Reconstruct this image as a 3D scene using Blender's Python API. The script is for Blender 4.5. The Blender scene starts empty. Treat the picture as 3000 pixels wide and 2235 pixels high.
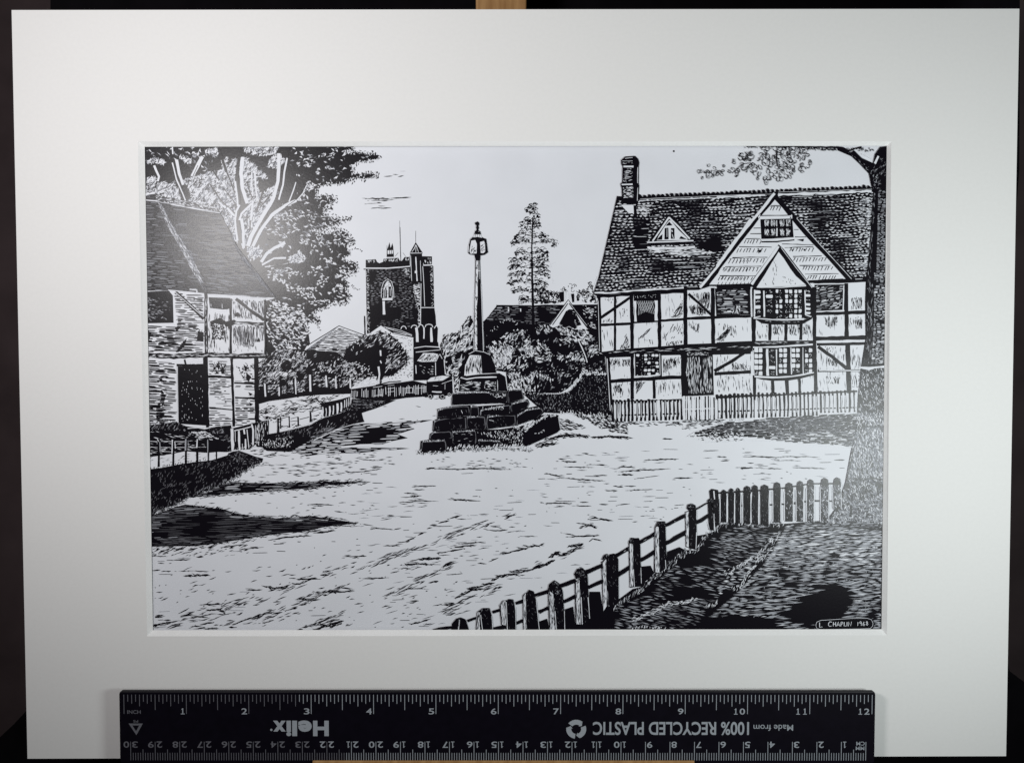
import bpy, math, random
from mathutils import Matrix, Vector

# ------------------------------------------------------------------ camera, world, lamps
SC = bpy.context.scene
LEAN = Matrix.Translation((0, 0, 0.153)) @ Matrix.Rotation(math.radians(80), 4, 'X')   # mount frame: x right, y up, z to the viewer
F = 32.0
CP = Vector((-2.4285, 16.3644, 372.1633)); CA = (-0.0358073, -0.0015890, -0.0018631)
CR = Matrix.Rotation(CA[2], 3, 'Z') @ Matrix.Rotation(CA[1], 3, 'Y') @ Matrix.Rotation(CA[0], 3, 'X')
cd = bpy.data.cameras.new('camera'); cam = bpy.data.objects.new('camera', cd)
SC.collection.objects.link(cam); SC.camera = cam
cd.lens = F; cd.sensor_width = 36; cd.sensor_fit = 'HORIZONTAL'; cd.clip_start = 0.02; cd.clip_end = 20
cam.matrix_world = LEAN @ Matrix.Translation(CP * 0.001) @ CR.to_4x4()

w = bpy.data.worlds.new('World'); SC.world = w; w.use_nodes = True
w.node_tree.nodes['Background'].inputs[0].default_value = (0.9, 0.95, 1.0, 1)
w.node_tree.nodes['Background'].inputs[1].default_value = 0.015
SC.view_settings.view_transform = 'Standard'; SC.view_settings.look = 'None'
SC.view_settings.exposure = 0.1; SC.view_settings.gamma = 1

def lamp(name, pos, aim, size, power, col):
    l = bpy.data.lights.new(name, 'AREA'); l.shape = 'DISK'; l.size = size; l.energy = power; l.color = col
    o = bpy.data.objects.new(name, l); SC.collection.objects.link(o)
    p = LEAN @ Vector(pos); a = LEAN @ Vector(aim)
    o.location = p; o.rotation_euler = (a - p).to_track_quat('-Z', 'Y').to_euler()
lamp('left_lamp', (-0.196, 0.097, 0.284), (0, 0.158, 0), 0.09, 0.86, (1.0, 0.972, 0.968))
lamp('right_lamp', (0.237, -0.050, 0.244), (0.03, 0.12, 0), 0.11, 0.655, (0.93, 1.0, 0.985))

# ------------------------------------------------------------------ materials
def mat(name, col, rough=0.5, spec=0.5, noise=None, bump=None):
    m = bpy.data.materials.new(name); m.use_nodes = True; nt = m.node_tree; b = nt.nodes['Principled BSDF']
    b.inputs['Base Color'].default_value = (*col, 1); b.inputs['Roughness'].default_value = rough
    b.inputs['Specular IOR Level'].default_value = spec
    tc = nt.nodes.new('ShaderNodeTexCoord')
    if noise:
        sc, amt = noise
        n = nt.nodes.new('ShaderNodeTexNoise'); n.inputs['Scale'].default_value = sc; n.inputs['Detail'].default_value = 6
        r = nt.nodes.new('ShaderNodeValToRGB')
        r.color_ramp.elements[0].position = 0.3; r.color_ramp.elements[1].position = 0.7
        r.color_ramp.elements[0].color = (*[c * (1 - amt) for c in col], 1); r.color_ramp.elements[1].color = (*[min(1, c * (1 + amt)) for c in col], 1)
        nt.links.new(tc.outputs['Object'], n.inputs['Vector']); nt.links.new(n.outputs['Fac'], r.inputs[0]); nt.links.new(r.outputs[0], b.inputs['Base Color'])
    if bump:
        sc, st, di = bump
        n = nt.nodes.new('ShaderNodeTexNoise'); n.inputs['Scale'].default_value = sc; n.inputs['Detail'].default_value = 4
        u = nt.nodes.new('ShaderNodeBump'); u.inputs['Strength'].default_value = st; u.inputs['Distance'].default_value = di
        nt.links.new(tc.outputs['Object'], n.inputs['Vector']); nt.links.new(n.outputs['Fac'], u.inputs['Height']); nt.links.new(u.outputs[0], b.inputs['Normal'])
    return m
M_INK = mat('black_ink', (0.0045, 0.0036, 0.0062), 0.25, 0.2, None, (1200, 0.06, 0.0002))
M_GREY = mat('half_scraped_ink', (0.115, 0.115, 0.13), 0.4, 0.25, (900, 0.2))
M_PALE = mat('thinly_inked_paper', (0.30, 0.31, 0.345), 0.5, 0.4, (900, 0.1))
M_PAPER = mat('scraped_paper', (0.66, 0.675, 0.725), 0.5, 0.4, (60, 0.02), (1500, 0.12, 0.0002))
M_MOUNT = mat('mount_card', (0.74, 0.735, 0.73), 0.8, 0.25, (700, 0.012), (2500, 0.12, 0.0001))
M_BEVEL = mat('bevel_core', (0.80, 0.80, 0.80), 0.8, 0.2, (900, 0.02))
M_BACK = mat('backing_card', (0.55, 0.53, 0.48), 0.9, 0.2, (200, 0.05))
M_RULER = mat('black_plastic', (0.004, 0.003, 0.0065), 0.42, 0.13, (300, 0.15), (700, 0.05, 0.0002))
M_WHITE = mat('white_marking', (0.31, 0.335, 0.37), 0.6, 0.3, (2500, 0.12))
M_WHITE_SHADED = mat('shaded_marking', (0.125, 0.125, 0.145), 0.6, 0.3, (2500, 0.2))  # white marking again, with the weaker light at the left end put into its colour
M_WALL = mat('dark_wall', (0.085, 0.063, 0.066), 0.9, 0.1, (30, 0.2))
M_SHADOW = mat('mount_shadow_board', (0.0035, 0.003, 0.004), 0.9, 0.05, (120, 0.2))  # colour of the mount's shadow, for its stand-in behind the mount
M_TABLE = mat('black_table', (0.004, 0.0035, 0.005), 0.8, 0.1, (80, 0.2))
def wood():
    m = mat('pine_wood', (0.40, 0.22, 0.085), 0.6, 0.3); nt = m.node_tree; b = nt.nodes['Principled BSDF']
    tc = nt.nodes.new('ShaderNodeTexCoord'); mp = nt.nodes.new('ShaderNodeMapping'); mp.inputs['Scale'].default_value = (500, 60, 60)
    n = nt.nodes.new('ShaderNodeTexNoise'); n.inputs['Scale'].default_value = 1.0; n.inputs['Detail'].default_value = 5
    r = nt.nodes.new('ShaderNodeValToRGB'); r.color_ramp.elements[0].position = 0.3; r.color_ramp.elements[1].position = 0.75
    r.color_ramp.elements[0].color = (0.30, 0.155, 0.055, 1); r.color_ramp.elements[1].color = (0.47, 0.275, 0.115, 1)
    nt.links.new(tc.outputs['Object'], mp.inputs[0]); nt.links.new(mp.outputs[0], n.inputs['Vector']); nt.links.new(n.outputs['Fac'], r.inputs[0]); nt.links.new(r.outputs[0], b.inputs['Base Color'])
    return m
M_WOOD = wood()

# ------------------------------------------------------------------ helpers
def loc(px, py, z=0.0):                     # a point of the photograph (3000 x 2235) on the plane z (mm) of the mount frame
    d = CR @ Vector(((px / 3000 - .5) * 36, (.5 - py / 2235) * 36 * 762 / 1024, -F))
    t = (z - CP.z) / d.z
    return (CP.x + t * d.x, CP.y + t * d.y, z)

def link(name, verts, faces, mats, mi=None, parent=None, scale=0.001):
    me = bpy.data.meshes.new(name)
    me.from_pydata([(v[0] * scale, v[1] * scale, v[2] * scale) for v in verts], [], faces)
    for m in (mats if isinstance(mats, (list, tuple)) else [mats]): me.materials.append(m)
    if mi: me.polygons.foreach_set('material_index', mi)
    me.update()
    o = bpy.data.objects.new(name, me); SC.collection.objects.link(o)
    if parent: o.parent = parent
    else: o.matrix_world = LEAN
    return o
def empty(name):
    o = bpy.data.objects.new(name, None); SC.collection.objects.link(o); o.empty_display_size = 0.02; o.matrix_world = LEAN; return o
def tag(o, label, cat): o['label'] = label; o['category'] = cat; return o
def prism(poly, z0, z1):                    # poly counter-clockwise (x, y), solid between z0 and z1
    n = len(poly); v = [(x, y, z0) for x, y in poly] + [(x, y, z1) for x, y in poly]
    f = [list(range(n - 1, -1, -1)), list(range(n, 2 * n))] + [[i, (i + 1) % n, n + (i + 1) % n, n + i] for i in range(n)]
    return v, f
def bevel(o, wd, seg=2):
    b = o.modifiers.new('bevel', 'BEVEL'); b.width = wd; b.segments = seg; b.limit_method = 'ANGLE'

# ------------------------------------------------------------------ setting
v, f = prism([(-900, -240), (900, -240), (900, 700), (-900, 700)], -190, -180)
o = link('wall', v, f, M_WALL); o['kind'] = 'structure'
v, f = prism([(-900, -264), (900, -264), (900, -240), (-900, -240)], -180, 330)
o = link('table_top', v, f, M_TABLE); o['kind'] = 'structure'

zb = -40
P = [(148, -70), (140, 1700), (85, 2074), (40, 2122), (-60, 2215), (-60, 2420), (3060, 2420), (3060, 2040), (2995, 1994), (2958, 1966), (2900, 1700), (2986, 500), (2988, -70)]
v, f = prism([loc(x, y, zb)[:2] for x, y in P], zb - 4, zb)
o = link('mount_shadow_board', v, f, M_SHADOW); tag(o, 'added black cut-out standing in for the shadow behind the white mount', 'shadow stand-in')  # added board, cut and coloured as the mount's shadow on the background

es = tag(empty('easel'), 'pale wooden easel whose mast shows above the mount and ledge below the ruler', 'easel')
x0 = loc(1394, 20, -14)[0]; x1 = loc(1543, 20, -14)[0]
v, f = prism([(x0, -240), (x1, -240), (x1, 240), (x0, 240)], -26, -14)
o = link('mast', v, f, M_WOOD, None, es); bevel(o, 0.0008)
a = loc(915, 2229.5, 7.2); b = loc(2035, 2229.5, 7.2)
v, f = prism([(a[0], a[1] - 14), (b[0], b[1] - 14), (b[0], b[1] - 1.9), (a[0], a[1] - 1.9)], -24, 6.2)
o = link('ledge', v, f, M_WOOD, None, es)
v, f = prism([(a[0], a[1] - 14), (b[0], b[1] - 14), (b[0], b[1]), (a[0], a[1])], 6.2, 7.2)
o = link('ledge_lip', v, f, M_WOOD, None, es); bevel(o, 0.0003)
v, f = prism([(-120, -240), (-96, -240), (-96, -166), (-120, -166)], -30, 6)
link('foot', v, f, M_WOOD, None, es)
v, f = prism([(96, -240), (120, -240), (120, -166), (96, -166)], -30, 6)
link('foot', v, f, M_WOOD, None, es)

# ------------------------------------------------------------------ the mount
ZP = -2.3; ZB = -1.72
W2, H2 = 203.2, 153.0
owin = [loc(403.5, 1864, 0), loc(2598.5, 1861, 0), loc(2611, 414, 0), loc(404, 414.5, 0)]
owin[0] = loc(431, 1864, 0)
iwin = [loc(448, 1846, ZB), loc(2582.5, 1843, ZB), loc(2598, 427, ZB), loc(424, 430, ZB)]
outer = [(-W2, -H2, 0), (W2, -H2, 0), (W2, H2, 0), (-W2, H2, 0)]
v = outer + owin + [(x, y, -2.4) for x, y, z in outer]
f = [[0, 1, 5, 4], [1, 2, 6, 5], [2, 3, 7, 6], [3, 0, 4, 7], [8, 9, 1, 0], [9, 10, 2, 1], [10, 11, 3, 2], [11, 8, 0, 3]]
mount = link('picture_mount', v, f, M_MOUNT)
tag(mount, 'large off-white card mount framing the black and white village picture', 'picture mount')
link('bevel_edge', owin + iwin, [[0, 1, 5, 4], [1, 2, 6, 5], [2, 3, 7, 6], [3, 0, 4, 7]], M_BEVEL, None, mount)
v, f = prism([(-W2 + .3, -H2 + .3), (W2 - .3, -H2 + .3), (W2 - .3, H2 - .3), (-W2 + .3, H2 - .3)], -5.0, -2.6)
link('backing_board', v, f, M_BACK, None, mount)

# ------------------------------------------------------------------ the ruler
ZR = 6.0
rul = tag(empty('ruler'), 'black plastic ruler with white inch and centimetre scales, standing against bottom of the mount', 'ruler')
A0 = Vector(loc(362.7, 2034, ZR)[:2]); A1 = Vector(loc(2555.4, 2035, ZR)[:2])
U = (A1 - A0) / 304.8; VV = Vector((U.y, -U.x))
def ru(u, vd): p = A0 + U * u + VV * vd; return (p.x, p.y)
c = []
for cu, cv, a0 in ((-2.0 + 1.2, 28.6 - 1.2, 180), (306.2 - 1.2, 28.6 - 1.2, 270), (306.2 - 1.2, -1.2 + 1.2, 0), (-2.0 + 1.2, -1.2 + 1.2, 90)):
    for k in range(5):
        t = math.radians(a0 + k * 22.5); c.append(ru(cu + 1.2 * math.cos(t), cv - 1.2 * math.sin(t)))
v, f = prism(c, ZR - 2.4, ZR)
o = link('ruler_body', v, f, M_RULER, None, rul); bevel(o, 0.0004)
def quad(V, Fc, u0, u1, v0, v1, z):
    i = len(V); V += [(*ru(u0, v1), z), (*ru(u1, v1), z), (*ru(u1, v0), z), (*ru(u0, v0), z)]; Fc.append([i, i + 1, i + 2, i + 3])
zt = ZR + 0.03
for nm, lo, hi, mm in (('inch_scale', 0, 193, 0),):
    V, Fc, mi = [], [], []
    for k in range(193):
        ln = 8.0 if k % 16 == 0 else 6.4 if k % 8 == 0 else 4.9 if k % 4 == 0 else 3.8 if k % 2 == 0 else 3.0
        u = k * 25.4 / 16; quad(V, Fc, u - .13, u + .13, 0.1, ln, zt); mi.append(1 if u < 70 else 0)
    link('inch_scale', V, Fc, [M_WHITE, M_WHITE_SHADED], mi, rul)
V, Fc, mi = [], [], []
for k in range(301):
    ln = 7.7 if k % 10 == 0 else 4.5 if k % 5 == 0 else 3.1
    u = 302.5 - k; hw = .13 if k % 5 == 0 else .12
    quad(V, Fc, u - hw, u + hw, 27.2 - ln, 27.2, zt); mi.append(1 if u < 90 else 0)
link('centimetre_scale', V, Fc, [M_WHITE, M_WHITE_SHADED], mi, rul)

def glyphs(body, off=0.0):                  # flat outlines of the built-in font: verts (unit size), faces, width, height
    cu = bpy.data.curves.new('t', 'FONT'); cu.body = body; cu.size = 1; cu.offset = off; cu.resolution_u = 4
    ob = bpy.data.objects.new('t', cu); SC.collection.objects.link(ob)
    me = bpy.data.meshes.new_from_object(ob.evaluated_get(bpy.context.evaluated_depsgraph_get()))
    vs = [tuple(q.co) for q in me.vertices]; fs = [list(p.vertices) for p in me.polygons]
    bpy.data.objects.remove(ob); bpy.data.curves.remove(cu); bpy.data.meshes.remove(me)
    return vs, fs
ONE = ([(.38, .12, 0), (.62, .12, 0), (.62, 1, 0), (.38, 1, 0), (.05, 0, 0), (.95, 0, 0), (.95, .12, 0), (.05, .12, 0), (.1, .74, 0), (.38, .8, 0), (.38, .97, 0)], [[0, 1, 2, 3], [4, 5, 6, 7], [8, 9, 10]])
def put(V, Fc, body, u0, u1, v0, v1, flip=False, off=0.0, z=zt):     # fit the text into the box u0..u1, v0..v1 (v downwards)
    vs, fs = ONE if body == '1' else glyphs(body, off)
    xs = [p[0] for p in vs]; ys = [p[1] for p in vs]; ax, bx, ay, by = min(xs), max(xs), min(ys), max(ys); i = len(V)
    for x, y, _ in vs:
        s = (x - ax) / (bx - ax); t = (y - ay) / (by - ay)
        if flip: s, t = 1 - s, 1 - t
        V.append((*ru(u0 + (u1 - u0) * s, v1 + (v0 - v1) * t), z))
    Fc += [[i + k for k in q] for q in fs]
V, Fc, mi = [], [], []
for k in range(1, 13):
    u = k * 25.4; wd = 1.6 if k == 1 else 2.3
    if k < 10: put(V, Fc, str(k), u - .7 - wd, u - .7, 5.7, 8.2, False, .012)
    else:
        put(V, Fc, '1', u - 5.5, u - 4.0, 5.7, 8.2, False, .012)
        put(V, Fc, str(k)[1], u - 3.2 + (.5 if k == 11 else 0), u - 1.0 - (.2 if k == 11 else 0), 5.7, 8.2, False, .012)
link('inch_numerals', V, Fc, M_WHITE, None, rul)
V, Fc = [], []; put(V, Fc, 'INCH', 1.3, 6.8, 6.5, 8.0, False, .01); link('inch_lettering', V, Fc, M_WHITE_SHADED, None, rul)
V, Fc, mi = [], [], []
for k in range(1, 31):
    u = 302.5 - 10 * k; n0 = len(Fc); s = str(k)
    if k < 10: put(V, Fc, s, u + .6, u + (2.0 if k == 1 else 2.8), 19.4, 22.0, True, .012)
    else:
        put(V, Fc, s[0], u + .6, u + (2.0 if s[0] == '1' else 2.9), 19.4, 22.0, True, .012)
        put(V, Fc, s[1], u - (2.0 if s[1] == '1' else 2.9), u - .6, 19.4, 22.0, True, .012)
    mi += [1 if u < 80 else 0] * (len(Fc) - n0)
link('centimetre_numerals', V, Fc, [M_WHITE, M_WHITE_SHADED], mi, rul)
V, Fc = [], []
put(V, Fc, 'CM', 298.6, 302.0, 19.4, 21.0, True, .01); put(V, Fc, 'MM', 298.4, 301.9, 21.4, 22.9, True, .01)
link('unit_lettering', V, Fc, M_WHITE, None, rul)
V, Fc = [], []
put(V, Fc, 'H', 76.9, 83.3, 10.8, 17.2, True, .045); put(V, Fc, 'e', 70.8, 76.4, 10.7, 15.4, True, .045)
put(V, Fc, 'l', 68.4, 70.4, 10.8, 17.2, True, .03); put(V, Fc, 'i', 66.0, 68.0, 10.8, 17.2, True, .04); put(V, Fc, 'x', 60.6, 65.8, 10.8, 15.3, True, .045)
n0 = len(V); V += [(*ru(59.9 + .5 * math.cos(k * math.pi / 4), 14.6 + .5 * math.sin(k * math.pi / 4)), zt) for k in range(8)]; Fc.append(list(range(n0, n0 + 8)))
link('maker_lettering', V, Fc, M_WHITE, None, rul)
V, Fc = [], []; put(V, Fc, '100% RECYCLED PLASTIC', 191.0, 254.7, 11.2, 16.7, True, .02); link('slogan_lettering', V, Fc, M_WHITE, None, rul)
V, Fc = [], []; put(V, Fc, 'Made from', 256.5, 272.7, 12.4, 14.9, True, .003); link('small_lettering', V, Fc, M_WHITE, None, rul)
V, Fc = [], []
for s in range(3):                           # the three chasing arrows
    a0 = math.radians(s * 120 - 22); n = 6; base = len(V)
    for k in range(n + 1):
        t = a0 + math.radians(92) * k / n
        for r in (2.0, 4.1): V.append((*ru(184.2 + r * math.cos(t), 14.3 + r * .96 * math.sin(t)), zt))
    Fc += [[base + 2 * k, base + 2 * k + 1, base + 2 * k + 3, base + 2 * k + 2] for k in range(n)]
    t = a0 + math.radians(92); e = a0 + math.radians(112); base = len(V)
    V += [(*ru(184.2 + 1.5 * math.cos(t), 14.3 + 1.5 * math.sin(t)), zt), (*ru(184.2 + 3.9 * math.cos(t), 14.3 + 3.9 * math.sin(t)), zt), (*ru(184.2 + 2.6 * math.cos(e), 14.3 + 2.6 * math.sin(e)), zt)]
    Fc.append([base, base + 1, base + 2])
link('recycling_symbol', V, Fc, M_WHITE, None, rul)
V, Fc = [], []
tri = [(1.8, 12.0), (7.6, 12.0), (4.9, 16.8)]; ti = [(3.3, 12.8), (6.1, 12.8), (4.8, 15.2)]
V = [(*ru(*p), zt) for p in tri + ti]; Fc = [[0, 1, 4, 3], [1, 2, 5, 4], [2, 0, 3, 5]]
put(V, Fc, 'PS', 3.7, 5.7, 10.6, 11.6, True, .01)
link('plastic_mark', V, Fc, M_WHITE_SHADED, None, rul)

# ------------------------------------------------------------------ drawing tools (photograph coordinates, laid on the sheet)
RN = random.Random(7)
LV = 0.02
pic = tag(empty('ink_picture'), 'black and white scratched ink picture of a village with church and market cross', 'ink drawing')
def clampxy(x, y):
    y = min(max(y, 428.5), 1845.0); t = (y - 430) / 1415
    return min(max(x, 424.5 + 23.5 * t), 2597.5 - 15.5 * t), y
class Part:
    def __init__(s, name, lv, parent=None, label=None):
        s.name, s.lv, s.parent, s.label = name, lv, parent, label; s.v, s.f, s.m, s.i, s.o = [], [], [], 0, None; ALL.append(s)
    def z(s): s.i += 1; return ZP + .01 + s.lv * LV + (s.i % 16) * 0.001
    def up(s, n=1): s.lv += n; return s
    def raw(s, pts, faces, c):
        z = s.z(); n = len(s.v)
        for x, y in pts: s.v.append(loc(*clampxy(x, y), z))
        if isinstance(c, tuple): c = RN.choice(c)
        for q in faces: s.f.append([n + k for k in q]); s.m.append(c)
    def poly(s, pts, c): s.raw(pts, [list(range(len(pts)))], c)
    def dash(s, x, y, a, l, w, c, bend=0.0):
        dx, dy = math.cos(a) * l / 2, math.sin(a) * l / 2; nx, ny = -math.sin(a), math.cos(a); b = bend * l
        s.raw([(x - dx, y - dy), (x + nx * (b - w / 2), y + ny * (b - w / 2)), (x + dx, y + dy), (x + nx * (b + w / 2), y + ny * (b + w / 2))], [[0, 1, 3], [1, 2, 3]], c)
    def bar(s, x, y, a, l, w, c):
        ca, sa = math.cos(a), math.sin(a)
        P = [(-.5, -.22), (-.36, -.5), (.36, -.5), (.5, -.22), (.5, .22), (.36, .5), (-.36, .5), (-.5, .22)]
        P = [(u * l, v * w * RN.uniform(.8, 1.15)) for u, v in P]
        s.poly([(x + u * ca - v * sa, y + u * sa + v * ca) for u, v in P], c)
    def line(s, pts, w, c, t0=1.0, t1=1.0, wob=0.0, tip=False):
        q = []
        for (x0, y0), (x1, y1) in zip(pts, pts[1:]):
            n = max(1, int(math.hypot(x1 - x0, y1 - y0) / (7 if tip else 14))) if wob else 1
            q += [(x0 + (x1 - x0) * k / n, y0 + (y1 - y0) * k / n) for k in range(n)]
        q.append(pts[-1]); n = len(q); P = []
        for i, (x, y) in enumerate(q):
            a, b = q[max(0, i - 1)], q[min(n - 1, i + 1)]; dx, dy = b[0] - a[0], b[1] - a[1]; d = math.hypot(dx, dy) or 1
            t = i / (n - 1); h = w / 2 * (t0 + (t1 - t0) * t) * (min(1, .15 + 4 * t, .15 + 4 * (1 - t)) if tip else 1); j = h * wob
            nx, ny = -dy / d, dx / d; ha, hb = h + RN.uniform(-j, j), h + RN.uniform(-j, j)
            P += [(x + nx * ha, y + ny * ha), (x - nx * hb, y - ny * hb)]
        s.raw(P, [[2 * i, 2 * i + 1, 2 * i + 3, 2 * i + 2] for i in range(n - 1)], c)
    def blob(s, x, y, r, c, sq=1.0, a=0.0, n=7):
        P = []
        for k in range(n):
            t = k * 2 * math.pi / n; rr = r * RN.uniform(.75, 1.2); u, vv = rr * math.cos(t), rr * sq * math.sin(t)
            P.append((x + u * math.cos(a) - vv * math.sin(a), y + u * math.sin(a) + vv * math.cos(a)))
        s.poly(P, c)
    def arc(s, x, y, r, a0, a1, w, c, sq=1.0):
        n = 5; s.line([(x + r * math.cos(a0 + (a1 - a0) * k / n), y + r * sq * math.sin(a0 + (a1 - a0) * k / n)) for k in range(n + 1)], w, c, .6, .6)
    def build(s):
        if not s.v:
            s.o = bpy.data.objects.new(s.name, None); SC.collection.objects.link(s.o); s.o.parent = pic; s.o.empty_display_size = 0.01; return
        s.o = link(s.name, s.v, s.f, [M_INK, M_PAPER, M_GREY, M_PALE], s.m, s.parent.o if s.parent else pic)
        if s.label: s.o['label'] = s.label
ALL = []
K, Wt, G, L = 0, 1, 2, 3
GL = (G, G, L); LW = (L, Wt); GK = (G, K); KG = (K, K, K, G); GW = (G, L, Wt)
def T(ox, oy, d):
    sc = 2203 / d
    def g(t): return [(ox + float(a) / sc, oy + float(b) / sc) for a, b in (q.split(',') for q in t.split())]
    g.s = 1 / sc
    return g
tA, tB, tC, tD, tE, tF, tG, tH, tI, tJ, tK, tL, tM = [T(x, y, 600) for x, y in ((400, 400), (400, 800), (400, 1250), (1000, 600), (1000, 950), (1600, 400), (1600, 800), (2100, 400), (2100, 800), (2100, 1250), (1600, 1250), (1200, 1450), (1800, 1450))]
tO, tP = T(400, 1500, 600), T(900, 1300, 600)
tN = T(2200, 1550, 500)
tQ, tR, tS, tU, tV, tW, tX = [T(x, y, 440) for x, y in ((800, 400), (800, 700), (720, 960), (1400, 840), (1400, 1040), (2000, 1120), (420, 1200))]
def inside(p, P):
    x, y = p; r = False; j = len(P) - 1
    for i in range(len(P)):
        if (P[i][1] > y) != (P[j][1] > y) and x < (P[j][0] - P[i][0]) * (y - P[i][1]) / (P[j][1] - P[i][1]) + P[i][0]: r = not r
        j = i
    return r
def vn(x, y, s, seed=0):                     # value noise 0..1
    x /= s; y /= s; xi, yi = math.floor(x), math.floor(y); fx, fy = x - xi, y - yi
    def h(a, b):
        n = (a * 374761393 + b * 668265263 + seed * 974711) & 0xffffffff; n = ((n ^ (n >> 13)) * 1274126177) & 0xffffffff
        return ((n ^ (n >> 16)) & 0xffff) / 65535
    fx = fx * fx * (3 - 2 * fx); fy = fy * fy * (3 - 2 * fy)
    return (h(xi, yi) * (1 - fx) + h(xi + 1, yi) * fx) * (1 - fy) + (h(xi, yi + 1) * (1 - fx) + h(xi + 1, yi + 1) * fx) * fy
def area(P): return abs(sum(P[i][0] * P[i - 1][1] - P[i - 1][0] * P[i][1] for i in range(len(P)))) / 2
def hatch(p, P, den, ang, l, wd, c, spread=.12, bend=0.0, noise=None, avoid=None, clip=True):
    """den strokes per 100 square pixels inside polygon P; ang in degrees or f(x, y)"""
    xs = [q[0] for q in P]; ys = [q[1] for q in P]; x0, x1, y0, y1 = min(xs), max(xs), min(ys), max(ys)
    n = int(den * area(P) / 100); k = tries = 0
    while k < n and tries < n * 12:
        tries += 1; x, y = RN.uniform(x0, x1), RN.uniform(y0, y1)
        if not inside((x, y), P): continue
        if avoid and any(inside((x, y), q) for q in avoid): k += 1; continue
        if noise and vn(x, y, noise[0], noise[2] if len(noise) > 2 else 1) < noise[1] + RN.uniform(-.12, .12): k += 1; continue
        a = math.radians(ang(x, y) if callable(ang) else ang) + RN.gauss(0, spread); L = RN.uniform(*l)
        if clip:
            for _ in range(3):
                dx, dy = math.cos(a) * L / 2, math.sin(a) * L / 2
                if inside((x + dx, y + dy), P) and inside((x - dx, y - dy), P): break
                L *= .6
        p.dash(x, y, a, L, RN.uniform(*wd), c, RN.uniform(-bend, bend) if bend else 0); k += 1
def rows(p, P, step, ang, l, gap, wd, c, noise=None, jit=.16, avoid=None, tilt=0.0, soft=False):
    """ruled rows of broken strokes, the way an engraver fills a tone"""
    a = math.radians(ang); ca, sa = math.cos(a), math.sin(a)
    R = [(x * ca + y * sa, -x * sa + y * ca) for x, y in P]
    y = min(q[1] for q in R) + step * .5; y1 = max(q[1] for q in R); x0 = min(q[0] for q in R); x1 = max(q[0] for q in R)
    while y < y1:
        x = x0 - RN.uniform(0, l[1])
        while x < x1:
            ln = RN.uniform(*l); yy = y + RN.gauss(0, jit * step); cx = x + ln / 2; lo, hi = x, x + ln
            if not inside((cx, yy), R): x += ln * .5; continue
            while not inside((lo, yy), R) and lo < cx: lo += ln * .12
            while not inside((hi, yy), R) and hi > cx: hi -= ln * .12
            X = (lo + hi) / 2; gx, gy = X * ca - yy * sa, X * sa + yy * ca; k = RN.random()
            if noise:
                n = vn(gx, gy, noise[0], noise[2] if len(noise) > 2 else 1) * .75 + vn(gx, gy, noise[0] * .4, 77) * .25
                if n < noise[1]: x += ln * .6 + RN.uniform(*gap); continue
                k = min(1, max(0, (n - noise[1]) * 2.6)) * .75 + k * .25
            if not (avoid and any(inside((gx, gy), q) for q in avoid)) and hi - lo > 2:
                if soft: p.dash(gx, gy, a + RN.gauss(tilt, .07), (hi - lo) * 1.15, (wd[0] + (wd[1] - wd[0]) * k) * 1.25, c, RN.uniform(-.05, .07))
                else: p.bar(gx, gy, a + RN.gauss(tilt, .025), hi - lo, wd[0] + (wd[1] - wd[0]) * k, c)
            x += ln + RN.uniform(*gap)
        y += step
def curls(p, P, den, r, wd, c, noise=None, blobp=.3, flat=1.0):
    xs = [q[0] for q in P]; ys = [q[1] for q in P]; n = int(den * area(P) / 100); k = tries = 0
    while k < n and tries < n * 12:
        tries += 1; x, y = RN.uniform(min(xs), max(xs)), RN.uniform(min(ys), max(ys))
        if not inside((x, y), P): continue
        k += 1
        if noise and vn(x, y, noise[0], noise[2] if len(noise) > 2 else 1) < noise[1] + RN.uniform(-.1, .1): continue
        rr = RN.uniform(*r)
        if RN.random() < blobp: p.blob(x, y, rr * .7, c, RN.uniform(.45, .9), RN.uniform(0, 3))
        else: a = RN.uniform(0, 6.28); p.arc(x, y, rr, a, a + RN.uniform(2, 4), RN.uniform(*wd), c, flat)
def loops(p, P, den, r, wd, c):
    xs = [q[0] for q in P]; ys = [q[1] for q in P]; n = int(den * area(P) / 100); k = tries = 0; got = []
    while k < n and tries < n * 30:
        tries += 1; x, y = RN.uniform(min(xs), max(xs)), RN.uniform(min(ys), max(ys))
        if not inside((x, y), P) or any((x - u) ** 2 + (y - v) ** 2 < (r[0] * 1.75) ** 2 for u, v in got): continue
        got.append((x, y)); k += 1; R, a, sq, t0 = RN.uniform(*r), RN.uniform(0, 6.3), RN.uniform(.5, .8), RN.uniform(0, 6.3)
        q = []
        for i in range(9):
            t = t0 + i / 8 * RN.uniform(4.6, 6.3); u, v = R * math.cos(t), R * sq * math.sin(t); q.append((x + u * math.cos(a) - v * math.sin(a), y + u * math.sin(a) + v * math.cos(a)))
        p.line(q, RN.uniform(*wd), c, .5, 1.2)
        if RN.random() < .45: p.dash(x + RN.uniform(-2, 2), y + RN.uniform(-2, 2), a, R * 1.1, RN.uniform(1.5, 3.2), c, .2)
def grow(P, d):
    cx = sum(q[0] for q in P) / len(P); cy = sum(q[1] for q in P) / len(P); o = []
    for x, y in P:
        h = math.hypot(x - cx, y - cy) or 1; o.append((x + (x - cx) / h * d, y + (y - cy) / h * d))
    return o
def rough(P, j):                             # rounded corners and an uneven edge
    o = []
    for (x0, y0), (x1, y1) in zip(P, P[1:] + P[:1]):
        n = max(2, int(math.hypot(x1 - x0, y1 - y0) / 9))
        for k in range(n):
            t = (k + (.5 if k else .12)) / n; o.append((x0 + (x1 - x0) * t + RN.uniform(-j, j), y0 + (y1 - y0) * t + RN.uniform(-j, j)))
    return o
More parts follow.
